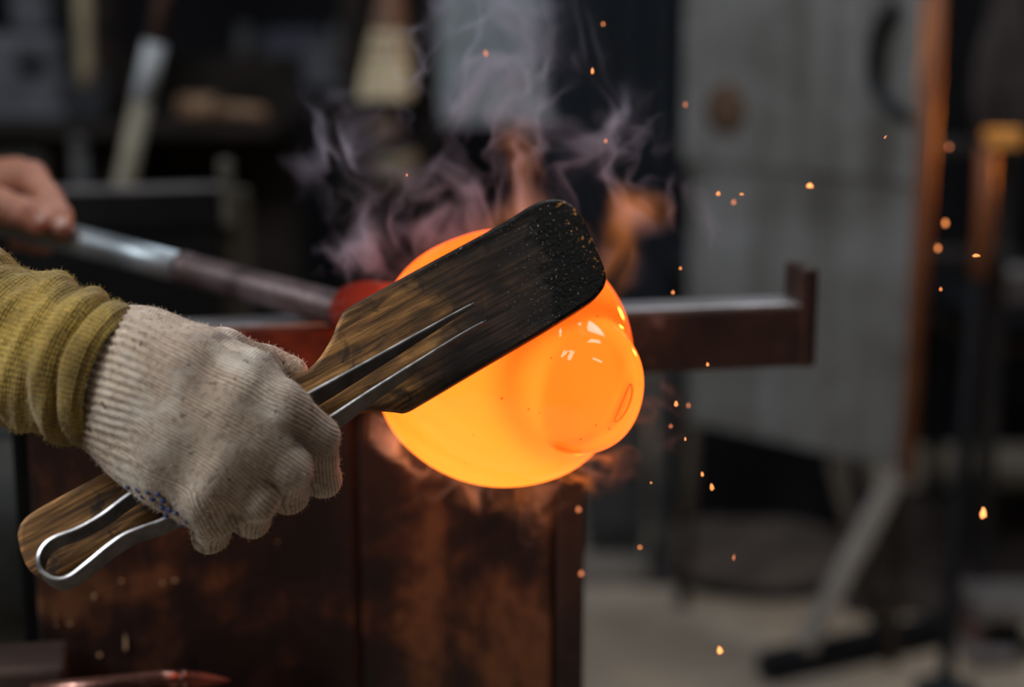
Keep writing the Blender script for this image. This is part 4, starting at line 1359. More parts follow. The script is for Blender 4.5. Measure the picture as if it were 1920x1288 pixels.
# hanging leather apron, top right
M_apron = surf('dark_leather', (0.045, 0.036, 0.034), (0.085, 0.07, 0.066), 8, 0.6, bmp=0.4)
ya = 3.4
prof = [(1893, -160, 0.004), (1868, -40, 0.03), (1850, 40, 0.045), (1826, 120, 0.06), (1822, 200, 0.062), (1830, 250, 0.05)]
ctrx = 1885
vs, fs = [], []
pr_c = catmull([np.array(p, dtype=float) for p in prof], 4)
NS = 14
for (x, y, dpt) in pr_c:
    Lp = at_y(x, y, ya); Rp = at_y(2 * ctrx - x + 20, y, ya)
    for k in range(NS + 1):
        t = k / NS
        p = Lp + (Rp - Lp) * t
        fold = math.sin(t * math.pi * 5) * 0.006 + math.sin(t * math.pi) * -dpt * 0.5
        vs.append((p.x, p.y + fold, p.z))
for i in range(len(pr_c) - 1):
    for k in range(NS):
        a = i * (NS + 1) + k
        fs.append([a, a + 1, a + NS + 2, a + NS + 1])
apr = empty('hanging_apron', Vector(at_y(ctrx, 250, ya)), 'dark leather apron hanging at the top right', 'apron')
o = mesh_obj('cloth', vs, fs, M_apron, apr, None, True)
so = o.modifiers.new('leather', 'SOLIDIFY'); so.thickness = 0.006
hk = at_y(ctrx + 8, -150, ya)
tube('strap', [hk - Z3 * 0.02, hk + Z3 * 0.15, hk + Z3 * 0.15 + Y3 * 0.03], 0.005, M_apron, apr, 8)

# low clutter at right: metal pots, slab, blocks
M_pale = surf('pale_dusty_metal', (0.14, 0.125, 0.12), (0.26, 0.235, 0.225), 10, 0.55, 0.2)


def pot(px, py, Y, r, h, label, mat, z=None):
    p = at_y(px, py, Y)
    zb_ = p.z - h / 2 if z is None else z
    e = empty('metal_pot', Vector((p.x, Y, zb_)), label, 'pot', 'dusty metal pots')
    lathe('body', (p.x, Y, zb_), [(r * 0.8, 0), (r * 0.98, h * 0.15), (r, h * 0.5), (r * 0.92, h * 0.9), (r * 0.97, h), (r * 0.85, h), (r * 0.8, h * 0.5), (r * 0.1, h * 0.4)], mat, e, 24)
    for s in (-1, 1):
        tube('ear', [(p.x + s * r * 0.9, Y, zb_ + h * 0.6), (p.x + s * r * 1.2, Y, zb_ + h * 0.66), (p.x + s * r * 1.2, Y, zb_ + h * 0.78), (p.x + s * r * 0.9, Y, zb_ + h * 0.84)], 0.004, mat, e, 8)
    return e


ys = 3.2
shz_ = at_y(1880, 578, ys).z
tb_ = empty('side_table', Vector((1.02, ys + .1, 0)), 'dark steel side table at the right carrying a pale metal pot', 'table')
tx0 = at_y(1800, 600, ys).x
box('top', (tx0, ys - 0.12, shz_ - 0.03), (tx0 + 0.6, ys + 0.3, shz_), M_dark, tb_, 0.004)
for ax_ in (tx0 + 0.02, tx0 + 0.56):
    for ay_ in (ys - 0.10, ys + 0.26):
        box('leg', (ax_, ay_, 0), (ax_ + 0.03, ay_ + 0.03, shz_ - 0.03), M_dark, tb_, 0.003)
sh2 = 0.42
box('lower_shelf', (tx0, ys - 0.10, sh2 - 0.02), (tx0 + 0.6, ys + 0.28, sh2), M_blackwood, tb_, 0.003)
pot(1898, 545, ys, 0.055, 0.075, 'pale metal pot on the dark side table at the right edge', M_pale, shz_)
sl0 = at_z(1830, 1128, 0.10); sl1 = at_z(1990, 1150, 0.10)
bmx = box('pale_slab', (sl0.x, sl0.y - 0.02, 0.07), (sl1.x, sl0.y + 0.10, 0.10), M_pale); tag(bmx, 'pale dusty slab lying on black blocks at the right edge', 'slab')
for k in (0.02, 0.14):
    q = box('support_block', (sl0.x + k, sl0.y, 0.0), (sl0.x + k + 0.06, sl0.y + 0.08, 0.07), M_black)
    tag(q, 'black block under the left end of the pale slab' if k < 0.1 else 'black block under the right end of the pale slab', 'block', 'blocks under the pale slab')
q = at_z(1818, 1236, 0.03)
bmx = box('metal_plate', (q.x + 0.005, q.y + 0.03, 0.007), (q.x + 0.09, q.y + 0.11, 0.028), M_pale, bev=0.006); tag(bmx, 'small pale metal plate on the floor near the stand base', 'plate')
q = at_z(1835, 1192, 0.03)
cn = empty('tin_can', Vector((q.x, q.y, 0)), 'small reddish tin can on the floor behind the metal plate', 'can')
M_tin = surf('reddish_tin', (0.10, 0.05, 0.045), (0.17, 0.095, 0.085), 12, 0.5, 0.3)
lathe('wall', (q.x, q.y, 0), [(0.026, 0), (0.028, 0.002), (0.028, 0.06), (0.026, 0.062), (0.025, 0.05), (0.005, 0.05)], M_tin, cn, 24)
lathe('bead', (q.x, q.y, 0.03), [(0.0285, -0.002), (0.0292, 0), (0.0285, 0.002)], M_tin, cn, 24)
q = at_z(1800, 1150, 0.03)
cn = empty('tin_can', Vector((q.x, q.y, 0)), 'small grey tin can on the floor left of the pale slab', 'can')
lathe('wall', (q.x, q.y, 0), [(0.026, 0), (0.028, 0.002), (0.028, 0.07), (0.026, 0.072), (0.025, 0.06), (0.005, 0.06)], M_pale, cn, 24)
lathe('bead', (q.x, q.y, 0.035), [(0.0285, -0.002), (0.0292, 0), (0.0285, 0.002)], M_pale, cn, 24)

# ================================================================== BACKGROUND, CENTRE AND LEFT
M_duct = surf('galvanised_duct', (0.17, 0.20, 0.215), (0.32, 0.36, 0.375), 5, 0.6, 0.2, spec=0.2)
d0, d1 = at_y(790, 230, 3.9), at_y(1022, 230, 3.9)
du = empty('ventilation_duct', Vector((d0.x, 3.9, d0.z)), 'pale grey ventilation duct hanging behind the smoke', 'duct')
box('casing', (d0.x, 3.9, d0.z), (d1.x, 4.25, 2.6), M_duct, du, 0.01)
box('flange', (d0.x - 0.012, 3.888, d0.z), (d1.x + 0.012, 4.26, d0.z + 0.03), M_duct, du, 0.003)
box('flange', (d0.x - 0.012, 3.888, d0.z + 0.75), (d1.x + 0.012, 4.26, d0.z + 0.78), M_duct, du, 0.003)
for x in (d0.x + 0.05, d1.x - 0.05):
    tube('hanger', [(x, 4.05, 2.6), (x, 4.05, RZ)], 0.008, M_dark, du, 8)

# whisk broom on a hook
M_straw = surf('broom_straw', (0.33, 0.27, 0.16), (0.62, 0.52, 0.34), 30, 0.8, stretch=(4, 4, 0.4), bmp=0.6)
M_brown = surf('brown_turned_wood', (0.09, 0.04, 0.022), (0.20, 0.095, 0.05), 8, 0.5, stretch=(3, 3, 0.6))
yb = 2.9
bc = at_y(722, 186, yb)
bh = empty('whisk_broom', Vector(bc), 'straw whisk broom with a brown handle hanging on the back wall rack', 'broom')
hB = (at_y(722, 60, yb) - bc).length


def broom_sec(name, zz, rx_, ry_, mat, lean=0.0):
    vs, fs = [], []
    for z, a, c in zip(zz, rx_, ry_):
        for k in range(24):
            t = 2 * math.pi * k / 24
            rr_ = 1 + 0.05 * math.sin(9 * t)
            vs.append((bc.x + lean * z + a * math.cos(t) * rr_, bc.y + c * math.sin(t) * rr_, bc.z + z))
    for i in range(len(zz) - 1):
        for k in range(24):
            a = i * 24 + k; b_ = i * 24 + (k + 1) % 24
            fs.append([a, b_, b_ + 24, a + 24])
    fs.append(list(range(24))[::-1]); fs.append([(len(zz) - 1) * 24 + k for k in range(24)])
    return mesh_obj(name, vs, fs, mat, bh, None, False)


broom_sec('straw', [0, 0.01, 0.05, 0.085, 0.115], [0.044, 0.046, 0.041, 0.035, 0.028], [0.02, 0.021, 0.02, 0.019, 0.017], M_straw, 0.07)
broom_sec('handle', [0.113, 0.13, 0.16, 0.22, 0.30, 0.32], [0.029, 0.028, 0.023, 0.015, 0.012, 0.006], [0.018, 0.017, 0.015, 0.012, 0.01, 0.006], M_brown, 0.07)
for zc in (0.075, 0.095):
    k = 0.037 if zc < .09 else 0.033
    broom_sec('binding', [zc - 0.003, zc, zc + 0.003], [k, k + .0015, k], [0.0205, 0.0215, 0.0205], M_brown, 0.07)

# wall rack rail that the hanging tools share
rk0 = at_y(560, -140, yb + 0.06)
rack = empty('tool_rack', Vector((rk0.x, yb + .06, 0)), 'dark timber tool rack standing behind the bench', 'rack')
M_frame = surf('dark_timber', (0.009, 0.008, 0.007), (0.022, 0.017, 0.015), 7, 0.9, stretch=(1, 1, 4), spec=0.1)
xa, xb_ = at_y(-120, 100, yb + .1).x, at_y(800, 100, yb + .1).x
shz2 = at_y(300, 232, yb).z
box('shelf', (xa, yb - 0.02, shz2 - 0.022), (at_y(520, 232, yb).x, yb + 0.28, shz2), M_frame, rack, 0.003)
box('top_rail', (xa, yb + 0.06, 1.36), (xb_, yb + 0.1, 1.42), M_frame, rack, 0.003)
for px_ in (-100, 195, 660, 800):
    x = at_y(px_, 100, yb + .1).x
    box('upright', (x - 0.02, yb + 0.10, 0.0), (x + 0.02, yb + 0.14, 1.45), M_frame, rack, 0.003)
box('back_board', (xa, yb + 0.285, shz2 - 0.35), (at_y(520, 232, yb).x, yb + 0.30, shz2 + 0.10), M_frame, rack, 0.002)
tube('peg', [(bc.x + 0.022, yb + 0.07, 1.39), (bc.x + 0.022, yb - 0.01, 1.39)], 0.006, M_brown, rack, 8)
tube('broom_cord', [(bc.x + 0.022, yb, 1.395), (bc.x + 0.022, yb, bc.z + 0.315)], 0.003, M_brown, bh, 6)

# hanging tools below and beside the broom
M_tan = surf('tan_wood_block', (0.13, 0.105, 0.065), (0.22, 0.18, 0.11), 10, 0.75)


def cup_block(px, py, Y, r, label, mat):
    """round wooden forming block with a stub handle, on the rack"""
    p = at_y(px, py, Y)
    e = empty('wooden_forming_block', Vector(p) - Z3 * r, label, 'forming block', 'wooden forming blocks')
    lathe('cup', p - Z3 * r, [(r * 0.35, 0), (r * 0.8, r * 0.2), (r, r * 0.8), (r * 1.02, r * 1.5), (r * 0.85, r * 1.52), (r * 0.3, r * 0.6)], mat, e, 24)
    tube('stub_handle', [p + Y3 * r * 0.8, p + Y3 * 0.12 + Z3 * 0.01], r * 0.3, mat, e, 12)
    return e


cup_block(722, 240, yb + 0.02, 0.024, 'small brown forming block on the rack just under the broom', surf('mid_brown_block', (0.10, 0.062, 0.04), (0.17, 0.11, 0.075), 10, 0.7))
cup_block(742, 305, yb + 0.02, 0.036, 'larger tan forming block on the rack below the small one', M_tan)
rb = at_y(640, 330, yb)
box('tool_shelf', (at_y(640, 330, yb).x, yb - 0.05, at_y(700, 348, yb).z - 0.015), (xb_ + 0.02, yb + 0.1, at_y(700, 348, yb).z), M_frame, rack, 0.003)
box('tool_shelf', (at_y(690, 330, yb).x, yb - 0.03, at_y(700, 268, yb).z - 0.01), (at_y(760, 330, yb).x, yb + 0.1, at_y(700, 268, yb).z), M_frame, rack, 0.003)

# leaning staff with a brown grip and a pale painted length
yl = 2.35
s_top, s_mid, s_band, s_bot = at_y(318, -60, yl), at_y(291, 80, yl), at_y(266, 190, yl), at_y(236, 330, yl - 0.02)
M_white = surf('pale_grey_paint', (0.22, 0.23, 0.245), (0.32, 0.335, 0.35), 12, 0.5)
M_tanst = surf('tan_raw_wood', (0.13, 0.115, 0.08), (0.22, 0.195, 0.145), 12, 0.65)
ddir = (s_bot - s_mid).normalized()
s_gnd = s_bot + ddir * ((s_bot.z - 0.0) / -ddir.z) if ddir.z < 0 else s_bot
staff = empty('leaning_staff', Vector(s_gnd), 'leaning wooden staff, brown on top and pale grey in the middle', 'staff')
tube('brown_grip', [s_top + (s_top - s_mid) * 0.6, s_mid - ddir * 0.001], 0.0125, surf('dark_grip_wood', (0.03, 0.016, 0.012), (0.06, 0.032, 0.024), 8, 0.7, spec=0.2), staff, 16)
tube('painted_length', [s_mid, s_band], 0.0155, M_white, staff, 16)
tube('shaft', [s_band - ddir * 0.001, s_bot, s_gnd], 0.0150, M_tanst, staff, 16)

# grey machine at the left edge
M_mach = surf('blue_grey_enamel', (0.045, 0.047, 0.056), (0.085, 0.088, 0.10), 7, 0.6, spec=0.2)
ym = 3.0
m0, m1 = at_y(-60, 60, ym), at_y(112, 60, ym)
zc0 = shz2
mc = empty('grey_grinding_machine', Vector((m0.x, ym, zc0)), 'blue grey enamelled machine on the rack shelf at the left edge', 'machine')
ztop = at_y(50, 62, ym).z
box('housing', (m0.x, ym - 0.01, zc0), (m1.x, ym + 0.17, ztop), M_mach, mc, 0.02)
box('head', (at_y(10, 40, ym).x, ym + 0.02, ztop - 0.002), (at_y(88, 40, ym).x, ym + 0.16, ztop + 0.09), M_mach, mc, 0.015)
lathe('dial', at_y(60, 115, ym) + Vector((0, -0.012, 0)), [(0.026, 0.0), (0.026, 0.006), (0.015, 0.010), (0.004, 0.011)], M_dark, mc, 20, axis=(0, -1, 0))
box('plinth', (m0.x - 0.01, ym - 0.015, zc0 - 0.0), (m1.x + 0.01, ym + 0.175, zc0 + 0.02), M_mach, mc, 0.004)
lm0 = at_y(30, 300, 2.9)
lc = empty('lower_cabinet', Vector((m0.x, 2.95, 0)), 'dark grey cabinet below the rack shelf at the left edge', 'cabinet')
box('body', (m0.x, 2.95, 0.0), (at_y(90, 300, 2.95).x, 3.17, shz2 - 0.03), M_crate, lc, 0.006)
dr = box('door', (m0.x + 0.02, 2.938, 0.05), (at_y(86, 300, 2.95).x, 2.951, shz2 - 0.05), M_crate, lc, 0.004)
tube('door_handle', [(at_y(78, 300, 2.95).x, 2.94, 0.58), (at_y(78, 300, 2.95).x, 2.92, 0.58), (at_y(78, 300, 2.95).x, 2.92, 0.70), (at_y(78, 300, 2.95).x, 2.94, 0.70)], 0.005, M_dark, dr, 8)

# tan handle standing at upper left
th0, th1 = at_y(148, 128, 2.88), at_y(146, -60, 2.88)
sh_ = empty('shovel', Vector((th0.x, 2.90, shz2)), 'tan wooden shovel handle standing on the shelf beside the grey machine', 'shovel')
tube('handle', [Vector((th0.x, 2.92, shz2 + 0.06)), th0 + Y3 * .04, th1 + Y3 * .04 + Z3 * 0.25], 0.0145, M_tan, sh_, 14)
box('blade', (th0.x - 0.035, 2.91, shz2 + 0.0005), (th0.x + 0.035, 2.925, shz2 + 0.085), M_dark, sh_, 0.006)

# wooden mallet lying on the shelf
ml0, ml1 = at_y(344, 206, 2.95), at_y(500, 214, 2.95)
mal = empty('wooden_mallet', Vector((ml0.x, 2.95, shz2)), 'brown wooden mallet lying on the rack shelf right of the staff', 'mallet')
M_mal = surf('orange_brown_wood', (0.11, 0.06, 0.03), (0.19, 0.11, 0.06), 10, 0.6)
tube('head', [Vector((ml0.x - 0.005, 2.95, shz2 + 0.023)), Vector((ml0.x + 0.06, 2.94, shz2 + 0.023))], 0.022, M_mal, mal, 22)
tube('handle', [Vector((ml0.x + 0.058, 2.94, shz2 + 0.022)), Vector((ml1.x, 2.93, shz2 + 0.014))], 0.0125, M_mal, mal, 14)

# bench grinder-like machine, bluish, between staff and broom
yg = 3.5
g0, g1 = at_y(455, 190, yg), at_y(640, 190, yg)
gb = empty('bench_grinder', Vector((g0.x, yg, g0.z)), 'dim blue grey bench grinder on a dark table left of the broom', 'grinder')
M_grind = surf('dim_blue_paint', (0.022, 0.023, 0.032), (0.048, 0.05, 0.066), 9, 0.7, spec=0.2)
cg = (g0 + g1) / 2
lathe('motor', Vector((g0.x + 0.03, yg + 0.06, cg.z + 0.085)), [(0.02, 0), (0.055, 0.004), (0.06, 0.03), (0.06, 0.115), (0.055, 0.14), (0.02, 0.144)], M_grind, gb, 26, axis=(1, 0, 0))
for s in (0.0, 0.19):
    lathe('wheel', Vector((g0.x + 0.0 + s, yg + 0.06, cg.z + 0.085)), [(0.01, -0.014), (0.068, -0.012), (0.07, 0), (0.068, 0.012), (0.01, 0.014)], M_crate, gb, 28, axis=(1, 0, 0))
box('stand_block', (g0.x + 0.05, yg + 0.02, g0.z), (g1.x - 0.05, yg + 0.11, g0.z + 0.05), M_grind, gb, 0.004)
box('lamp_plate', (g1.x - 0.075, yg + 0.0, g0.z + 0.03), (g1.x, yg + 0.02, g0.z + 0.11), M_mach, gb, 0.004)
gtb = empty('grinder_table', Vector((g0.x, yg, 0)), 'dark table carrying the bench grinder behind the far rail', 'table')
box('top', (g0.x - 0.08, yg - 0.05, g0.z - 0.04), (g1.x + 0.05, yg + 0.3, g0.z), M_frame, gtb, 0.004)
for x in (g0.x - 0.06, g1.x):
    for y in (yg - 0.03, yg + 0.25):
        box('leg', (x, y, 0), (x + 0.035, y + 0.035, g0.z - 0.04), M_frame, gtb, 0.003)

# short grey pegs of a lower rack seen below the far rail
for px_, y0_, y1_, lab in ((148, 268, 318, 'short grey pipe standing above the far rail, left of the staff'), (225, 412, 560, 'grey pipe standing below the far rail, behind the blowpipe')):
    t_ = at_y(px_, y0_, 2.6)
    e = empty('standing_pipe', Vector((t_.x, 2.6, 0)), lab, 'pipe', 'pipes standing behind the bench')
    tube('tube', [Vector((t_.x, 2.6, 0.01)), t_], 0.0125, M_crate, e, 14)
    lathe('cap', t_, [(0.0135, -0.01), (0.0145, 0), (0.0135, 0.008), (0.006, 0.012)], M_crate, e, 14)
    lathe('flange', Vector((t_.x, 2.6, 0)), [(0.026, 0), (0.026, 0.008), (0.016, 0.012)], M_crate, e, 20)

# ================================================================== SPARKS
M_spark, nt, b = new_mat('glowing_spark')
b.inputs['Base Color'].default_value = (0.1, 0.02, 0.005, 1)
b.inputs['Emission Color'].default_value = (1.0, 0.31, 0.085, 1)
b.inputs['Emission Strength'].default_value = 1.7
M_spark.cycles.emission_sampling = 'NONE'
M_ember, nt, b = new_mat('dim_ember')
b.inputs['Base Color'].default_value = (0.1, 0.02, 0.005, 1)
b.inputs['Emission Color'].default_value = (1.0, 0.30, 0.12, 1)
b.inputs['Emission Strength'].default_value = 1.3
M_ember.cycles.emission_sampling = 'NONE'
bm = bmesh.new(); bmesh.ops.create_icosphere(bm, subdivisions=2, radius=1.0)
for v in bm.verts: v.co *= 1 + 0.18 * math.sin(4 * v.co.x + 3 * v.co.z)
sme = bpy.data.meshes.new('spark'); bm.to_mesh(sme); bm.free(); sme.materials.append(M_spark)
for p in sme.polygons: p.use_smooth = True
M_spark_hot = M_spark.copy(); M_spark_hot.name = 'white_hot_spark'
M_spark_hot.node_tree.nodes['Principled BSDF'].inputs['Emission Strength'].default_value = 2.8
hme = sme.copy(); hme.materials.clear(); hme.materials.append(M_spark_hot)
eme = sme.copy(); eme.materials.clear(); eme.materials.append(M_ember)
SPK = [  # px, py, width, length, tilt(deg from vertical), depth, dim, label
    (1131, 45, 4, 5, 0, 1.10, 0, 'tiny spark highest of all, above the smoke at the top edge'),
    (1111, 133, 6, 13, 0, 1.02, 0, 'elongated orange spark above the smoke, right of the duct'),
    (1136, 264, 5, 8, 0, 1.05, 1, 'dim spark in the smoke high above the paddle tip'),
    (911, 100, 7, 12, -15, 1.10, 1, 'pinkish spark in the grey smoke in front of the duct'),
    (1285, 196, 5, 9, 0, 1.12, 1, 'faint spark at the left edge of the heat shield'),
    (1347, 363, 8, 9, 20, 1.03, 0, 'round bright spark, left one of three on the heat shield'),
    (1376, 379, 7, 9, 10, 1.10, 1, 'dim spark just below the small cluster on the heat shield'),
    (1391, 364, 9, 4, 0, 1.02, 0, 'small flat spark, right one of three on the heat shield'),
    (1519, 348, 14, 10, 10, 1.06, 0, 'large square spark in the middle of the heat shield'),
    (1276, 503, 5, 6, 0, 1.03, 0, 'small spark above the rail, left edge of the heat shield'),
    (1262, 548, 6, 7, 0, 1.04, 0, 'small spark just above the worn rail top'),
    (1327, 683, 6, 8, -10, 1.00, 0, 'spark in front of the rail face, right of the glass'),
    (1773, 418, 7, 12, 0, 1.26, 0, 'blurred orange spark, upper of a pair beside the iron stand'),
    (1759, 465, 7, 10, 0, 1.24, 0, 'blurred orange spark, lower of a pair beside the iron stand'),
    (1831, 479, 17, 7, 0, 0.99, 0, 'bright horizontal dash of a spark on the iron stand'),
    (1764, 542, 5, 7, 0, 1.03, 0, 'small spark below the blurred pair by the iron stand'),
    (1660, 257, 3, 9, 40, 0.98, 1, 'thin faint spark near the shield handle'),
    (1268, 757, 8, 12, 0, 1.00, 0, 'bright spark right of the glass lobe, below the rail'),
    (1291, 760, 5, 8, 0, 1.08, 1, 'dim spark beside the bright one below the rail'),
    (1258, 799, 5, 6, 0, 1.06, 1, 'dim round spark under the rail right of the lobe'),
    (1285, 823, 4, 8, 0, 0.99, 0, 'small spark at the lower left corner of the shield'),
    (1317, 889, 6, 10, -10, 1.00, 0, 'spark falling in front of the black box, upper of two'),
    (1335, 913, 8, 15, -10, 1.01, 0, 'spark falling in front of the black box, lower of two'),
    (1221, 905, 4, 4, 0, 1.00, 0, 'tiny spark in front of the grey crate'),
    (1200, 1026, 5, 5, 0, 1.10, 0, 'round orange spark low beside the bench edge strip'),
    (1350, 1219, 11, 16, -10, 1.05, 0, 'large spark above the floor at the bottom'),
    (1844, 962, 13, 24, 5, 1.05, 0, 'large long spark at the lower right'),
    (1085, 955, 8, 10, 0, 1.15, 1, 'dim ember in front of the bench edge strip, upper one'),
    (1090, 1075, 8, 10, 0, 1.15, 1, 'dim ember in front of the bench edge strip, lower one'),
    (763, 328, 3, 5, 0, 1.00, 0, 'tiny spark in the smoke left of the plume'),
    (1780, 275, 8, 9, 0, 1.35, 1, 'dim blurred spark in front of the pipe rack crossbar'),
    (1376, 1045, 3, 12, 10, 1.05, 1, 'thin faint spark above the round floor pad'),
]
for (px, py, w, L, tilt, d, dim, lab) in SPK:
    o = bpy.data.objects.new('spark', eme if dim else (hme if d > 1.045 else sme)); COL.objects.link(o)
    o.location = W(px, py, d)
    s = d / FPX / 2
    s *= 0.85
    o.scale = (w * s, min(w, L) * s, L * s)
    o.rotation_euler = (-PITCH, math.radians(tilt), 0)
    tag(o, lab, 'spark', 'sparks flying round the molten glass')

#SMOKE#
# ================================================================== SMOKE AND FLAME (volumes grown from a noise field)
SO = W(960, 560, 1.10)
SK = 1.10 / FPX                                     # metres per photo pixel at that distance


def loc_px(px, py, dy=0.0):
    return ((px - 960) * SK, dy, (560 - py) * SK)


def gn_field(nt, lobes, seed, ridge_w, s1=13.0, s2=30.0, haze=0.06, cut=0.03, stretch=0.55, xs=1.0, shell=0.0):
    """sum of soft lobes times thin curled sheets of smoke"""
    pos = N(nt, 'GeometryNodeInputPosition').outputs[0]
    off = vmath(nt, 'ADD', pos, (seed * 1.37, seed * 0.71, seed * 2.13))

    def warp(v, scale, amp, det=1.0):
        c = noise(nt, v, scale, det, 0.5, 0.0, 'Color')
        return vmath(nt, 'SCALE', vmath(nt, 'SUBTRACT', c, (0.5, 0.5, 0.5)), None, amp)

    w1 = warp(off, 11.0, 0.085)
    q1 = vmath(nt, 'ADD', off, w1)
    w2 = warp(q1, 30.0, 0.042)
    q2 = vmath(nt, 'ADD', q1, w2)
    w3 = warp(q2, 75.0, 0.010)
    q = vmath(nt, 'MULTIPLY', vmath(nt, 'ADD', q2, w3), (xs, 0.40, stretch))
    pe = vmath(nt, 'ADD', pos, vmath(nt, 'SCALE', vmath(nt, 'ADD', w1, w2), None, 0.55))
    env = None
    for (c, sg, wgt) in lobes:
        v = vmath(nt, 'MULTIPLY', vmath(nt, 'SUBTRACT', pe, c), tuple(1.0 / x for x in sg))
        e = mathn(nt, 'MULTIPLY', mathn(nt, 'EXPONENT', mathn(nt, 'MULTIPLY', vmath(nt, 'DOT_PRODUCT', v, v), -1.0)), wgt)
        env = e if env is None else mathn(nt, 'ADD', env, e)

    if shell:
        # a skin of vapour hugging the underside of the bulb
        rel = vmath(nt, 'SUBTRACT', vmath(nt, 'ADD', pos, vmath(nt, 'SCALE', w1, None, 0.25)), tuple(Vector(GC) - SO))
        a = mathn(nt, 'DIVIDE', mathn(nt, 'SUBTRACT', vmath(nt, 'LENGTH', rel), GR + 0.010), 0.009)
        e = mathn(nt, 'EXPONENT', mathn(nt, 'MULTIPLY', mathn(nt, 'MULTIPLY', a, a), -1.0))
        sxyz = N(nt, 'ShaderNodeSeparateXYZ'); nt.links.new(rel, sxyz.inputs[0])
        low = mathn(nt, 'MULTIPLY', mathn(nt, 'SUBTRACT', -0.025, sxyz.outputs[2]), 25.0, clamp=True)
        env = mathn(nt, 'ADD', env, mathn(nt, 'MULTIPLY', mathn(nt, 'MULTIPLY', e, low), shell))

    def ridge(scale, width):
        n_ = noise(nt, q, scale, 1.0, 0.5)
        a = mathn(nt, 'DIVIDE', mathn(nt, 'SUBTRACT', n_, 0.5), width)
        return mathn(nt, 'EXPONENT', mathn(nt, 'MULTIPLY', mathn(nt, 'MULTIPLY', a, a), -1.0))

    r = mathn(nt, 'ADD', mathn(nt, 'MULTIPLY', ridge(s1, ridge_w), 0.75), mathn(nt, 'MULTIPLY', ridge(s2, ridge_w * 1.2), 0.45))
    big_ = noise(nt, off, 16.0, 2.0, 0.5)
    r = mathn(nt, 'ADD', mathn(nt, 'MULTIPLY', r, mathn(nt, 'SMOOTH_MIN', mathn(nt, 'MULTIPLY', mathn(nt, 'MAXIMUM', mathn(nt, 'SUBTRACT', big_, 0.33), 0.0), 4.0), 1.0, 0.1)), haze)
    d = mathn(nt, 'MULTIPLY', env, r)
    return mathn(nt, 'MAXIMUM', mathn(nt, 'SUBTRACT', d, cut), 0.0)


def volume_obj(name, lo, hi, res, lobes, seed, mat, label, **kw):
    ng = bpy.data.node_groups.new(name, 'GeometryNodeTree')
    ng.interface.new_socket('Geometry', in_out='INPUT', socket_type='NodeSocketGeometry')
    ng.interface.new_socket('Geometry', in_out='OUTPUT', socket_type='NodeSocketGeometry')
    out = ng.nodes.new('NodeGroupOutput')
    vc = ng.nodes.new('GeometryNodeVolumeCube')
    vc.inputs['Min'].default_value = lo; vc.inputs['Max'].default_value = hi
    for k, ax in zip(('Resolution X', 'Resolution Y', 'Resolution Z'), range(3)):
        vc.inputs[k].default_value = max(8, int((hi[ax] - lo[ax]) / res[ax]))
    ng.links.new(gn_field(ng, lobes, seed, **kw), vc.inputs['Density'])
    sm = ng.nodes.new('GeometryNodeSetMaterial'); sm.inputs['Material'].default_value = mat
    ng.links.new(vc.outputs[0], sm.inputs[0]); ng.links.new(sm.outputs[0], out.inputs[0])
    me = bpy.data.meshes.new(name)
    o = bpy.data.objects.new(name, me); COL.objects.link(o)
    me.materials.append(mat)
    o.location = SO
    mod = o.modifiers.new('volume', 'NODES'); mod.node_group = ng
    tag(o, label, 'smoke', kind='stuff')
    return o


def vol_mat(name, dens, color, emis=None, estr=0.0, absorb=(0.5, 0.5, 0.5)):
    m = bpy.data.materials.new(name); m.use_nodes = True
    nt = m.node_tree; nt.nodes.clear()
    out = N(nt, 'ShaderNodeOutputMaterial')
    pv = N(nt, 'ShaderNodeVolumePrincipled')
    pv.inputs['Color'].default_value = (*color, 1)
    pv.inputs['Density'].default_value = dens
    pv.inputs['Density Attribute'].default_value = 'density'
    pv.inputs['Anisotropy'].default_value = 0.0
    if emis:
        at = N(nt, 'ShaderNodeAttribute', attribute_name='density')
        nt.links.new(mathn(nt, 'MULTIPLY', at.outputs['Fac'], estr), pv.inputs['Emission Strength'])
        pv.inputs['Emission Color'].default_value = (*emis, 1)
    nt.links.new(pv.outputs[0], out.inputs['Volume'])
    m.cycles.volume_step_rate = 5.0
    m.cycles.volume_sampling = 'DISTANCE'
    return m


def L_(px, py, sx, sz, w, dy=0.0, sy=0.022):
    return (loc_px(px, py, dy), (sx * SK, sy, sz * SK), w)


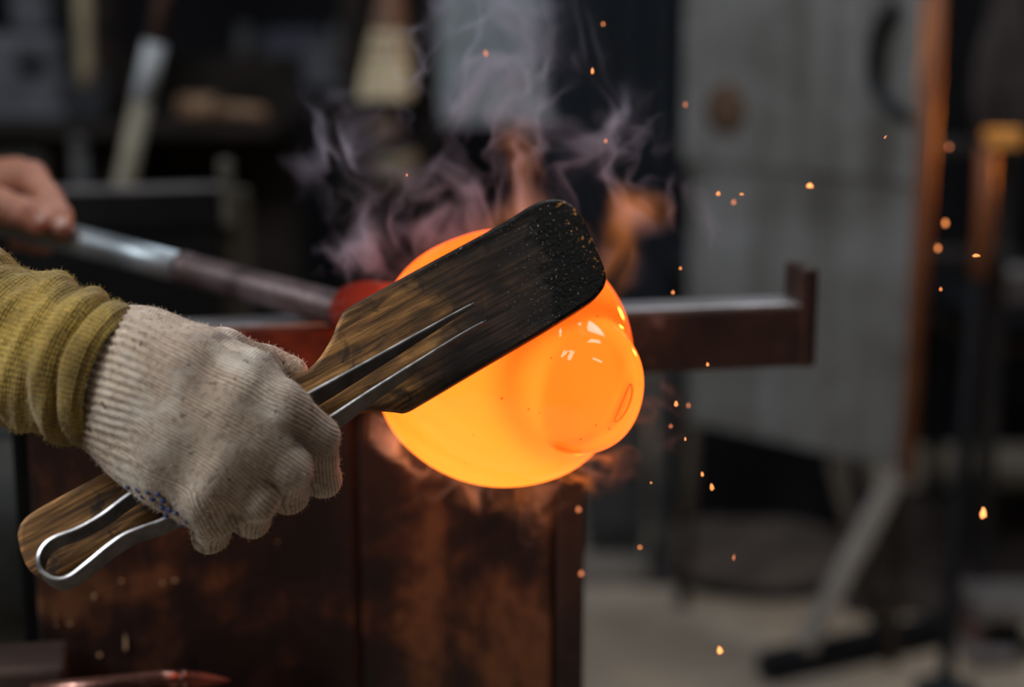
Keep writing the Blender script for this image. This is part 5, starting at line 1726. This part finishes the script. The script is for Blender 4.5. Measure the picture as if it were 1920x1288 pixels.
M_smoke = vol_mat('grey_violet_smoke', 80.0, (0.62, 0.66, 0.82))
M_smoke_low = vol_mat('warm_low_smoke', 95.0, (0.76, 0.70, 0.70))
M_flame = vol_mat('thin_orange_flame', 3.0, (0.6, 0.4, 0.3), (1.0, 0.30, 0.06), 34.0)
up_lobes = [L_(985, 320, 85, 110, 1.0), L_(900, 110, 150, 150, 1.0, 0.03), L_(745, 440, 80, 70, 1.0), L_(640, 290, 75, 90, 0.75, 0.03),
            L_(1190, 430, 70, 80, 0.9), L_(1170, 250, 100, 100, 0.9, 0.02), L_(960, 190, 90, 90, 0.7, 0.01), L_(1330, 430, 70, 100, 0.28, 0.02), L_(615, 510, 60, 35, 0.8, 0.02), L_(860, 400, 90, 60, 0.9, 0.01)]
volume_obj('rising_smoke', loc_px(520, 575, -0.055), loc_px(1420, -30, 0.075), (0.0013, 0.0026, 0.0013), up_lobes, 1.0, M_smoke,
           'curling grey violet smoke rising above the paddle and molten glass', ridge_w=0.020, haze=0.035)
low_lobes = [L_(800, 855, 60, 30, 0.9), L_(900, 925, 80, 26, 1.0), L_(1010, 960, 55, 40, 1.0), L_(1010, 1025, 28, 30, 0.8), L_(1110, 880, 60, 30, 0.9),
             L_(1225, 780, 40, 60, 0.7), L_(1215, 620, 22, 45, 0.7)]
volume_obj('low_smoke', loc_px(700, 1075, -0.05), loc_px(1310, 560, 0.05), (0.0013, 0.0026, 0.0013), low_lobes, 4.0, M_smoke_low,
           'thin warm smoke curling below the molten glass', ridge_w=0.017, s1=14.0, haze=0.015, stretch=1.2, xs=0.7, shell=0.75)
fl_lobes = [L_(990, 310, 42, 85, 0.55), L_(970, 430, 90, 40, 0.55, 0.01), L_(1165, 460, 42, 70, 1.0), L_(1215, 400, 50, 40, 0.6)]
volume_obj('flame', loc_px(780, 570, -0.04), loc_px(1320, 130, 0.05), (0.0015, 0.003, 0.0015), fl_lobes, 1.0, M_flame,
           'thin orange flames licking up behind the paddle', ridge_w=0.045, haze=0.22, cut=0.05)['category'] = 'flame'
M_smoke_glow = vol_mat('smoke_light_glow', 4.0, (0.6, 0.4, 0.3), (1.0, 0.30, 0.06), 24.0)  # light of the glass on the low smoke, put in as emission
glow_lobes = [L_(790, 860, 60, 26, 0.8), L_(880, 925, 80, 24, 1.0), L_(1000, 955, 60, 34, 0.9), L_(1005, 1020, 26, 28, 0.6), L_(1090, 880, 45, 26, 0.8), L_(1222, 640, 18, 40, 0.5)]
volume_obj('lit_smoke_glow', loc_px(690, 1075, -0.05), loc_px(1310, 560, 0.05), (0.0014, 0.0028, 0.0014), glow_lobes, 4.0, M_smoke_glow,
           'orange light of the molten glass on the low smoke, added as a glow', ridge_w=0.019, s1=14.0, haze=0.02, stretch=1.2, xs=0.7, shell=1.0)['category'] = 'vapour'
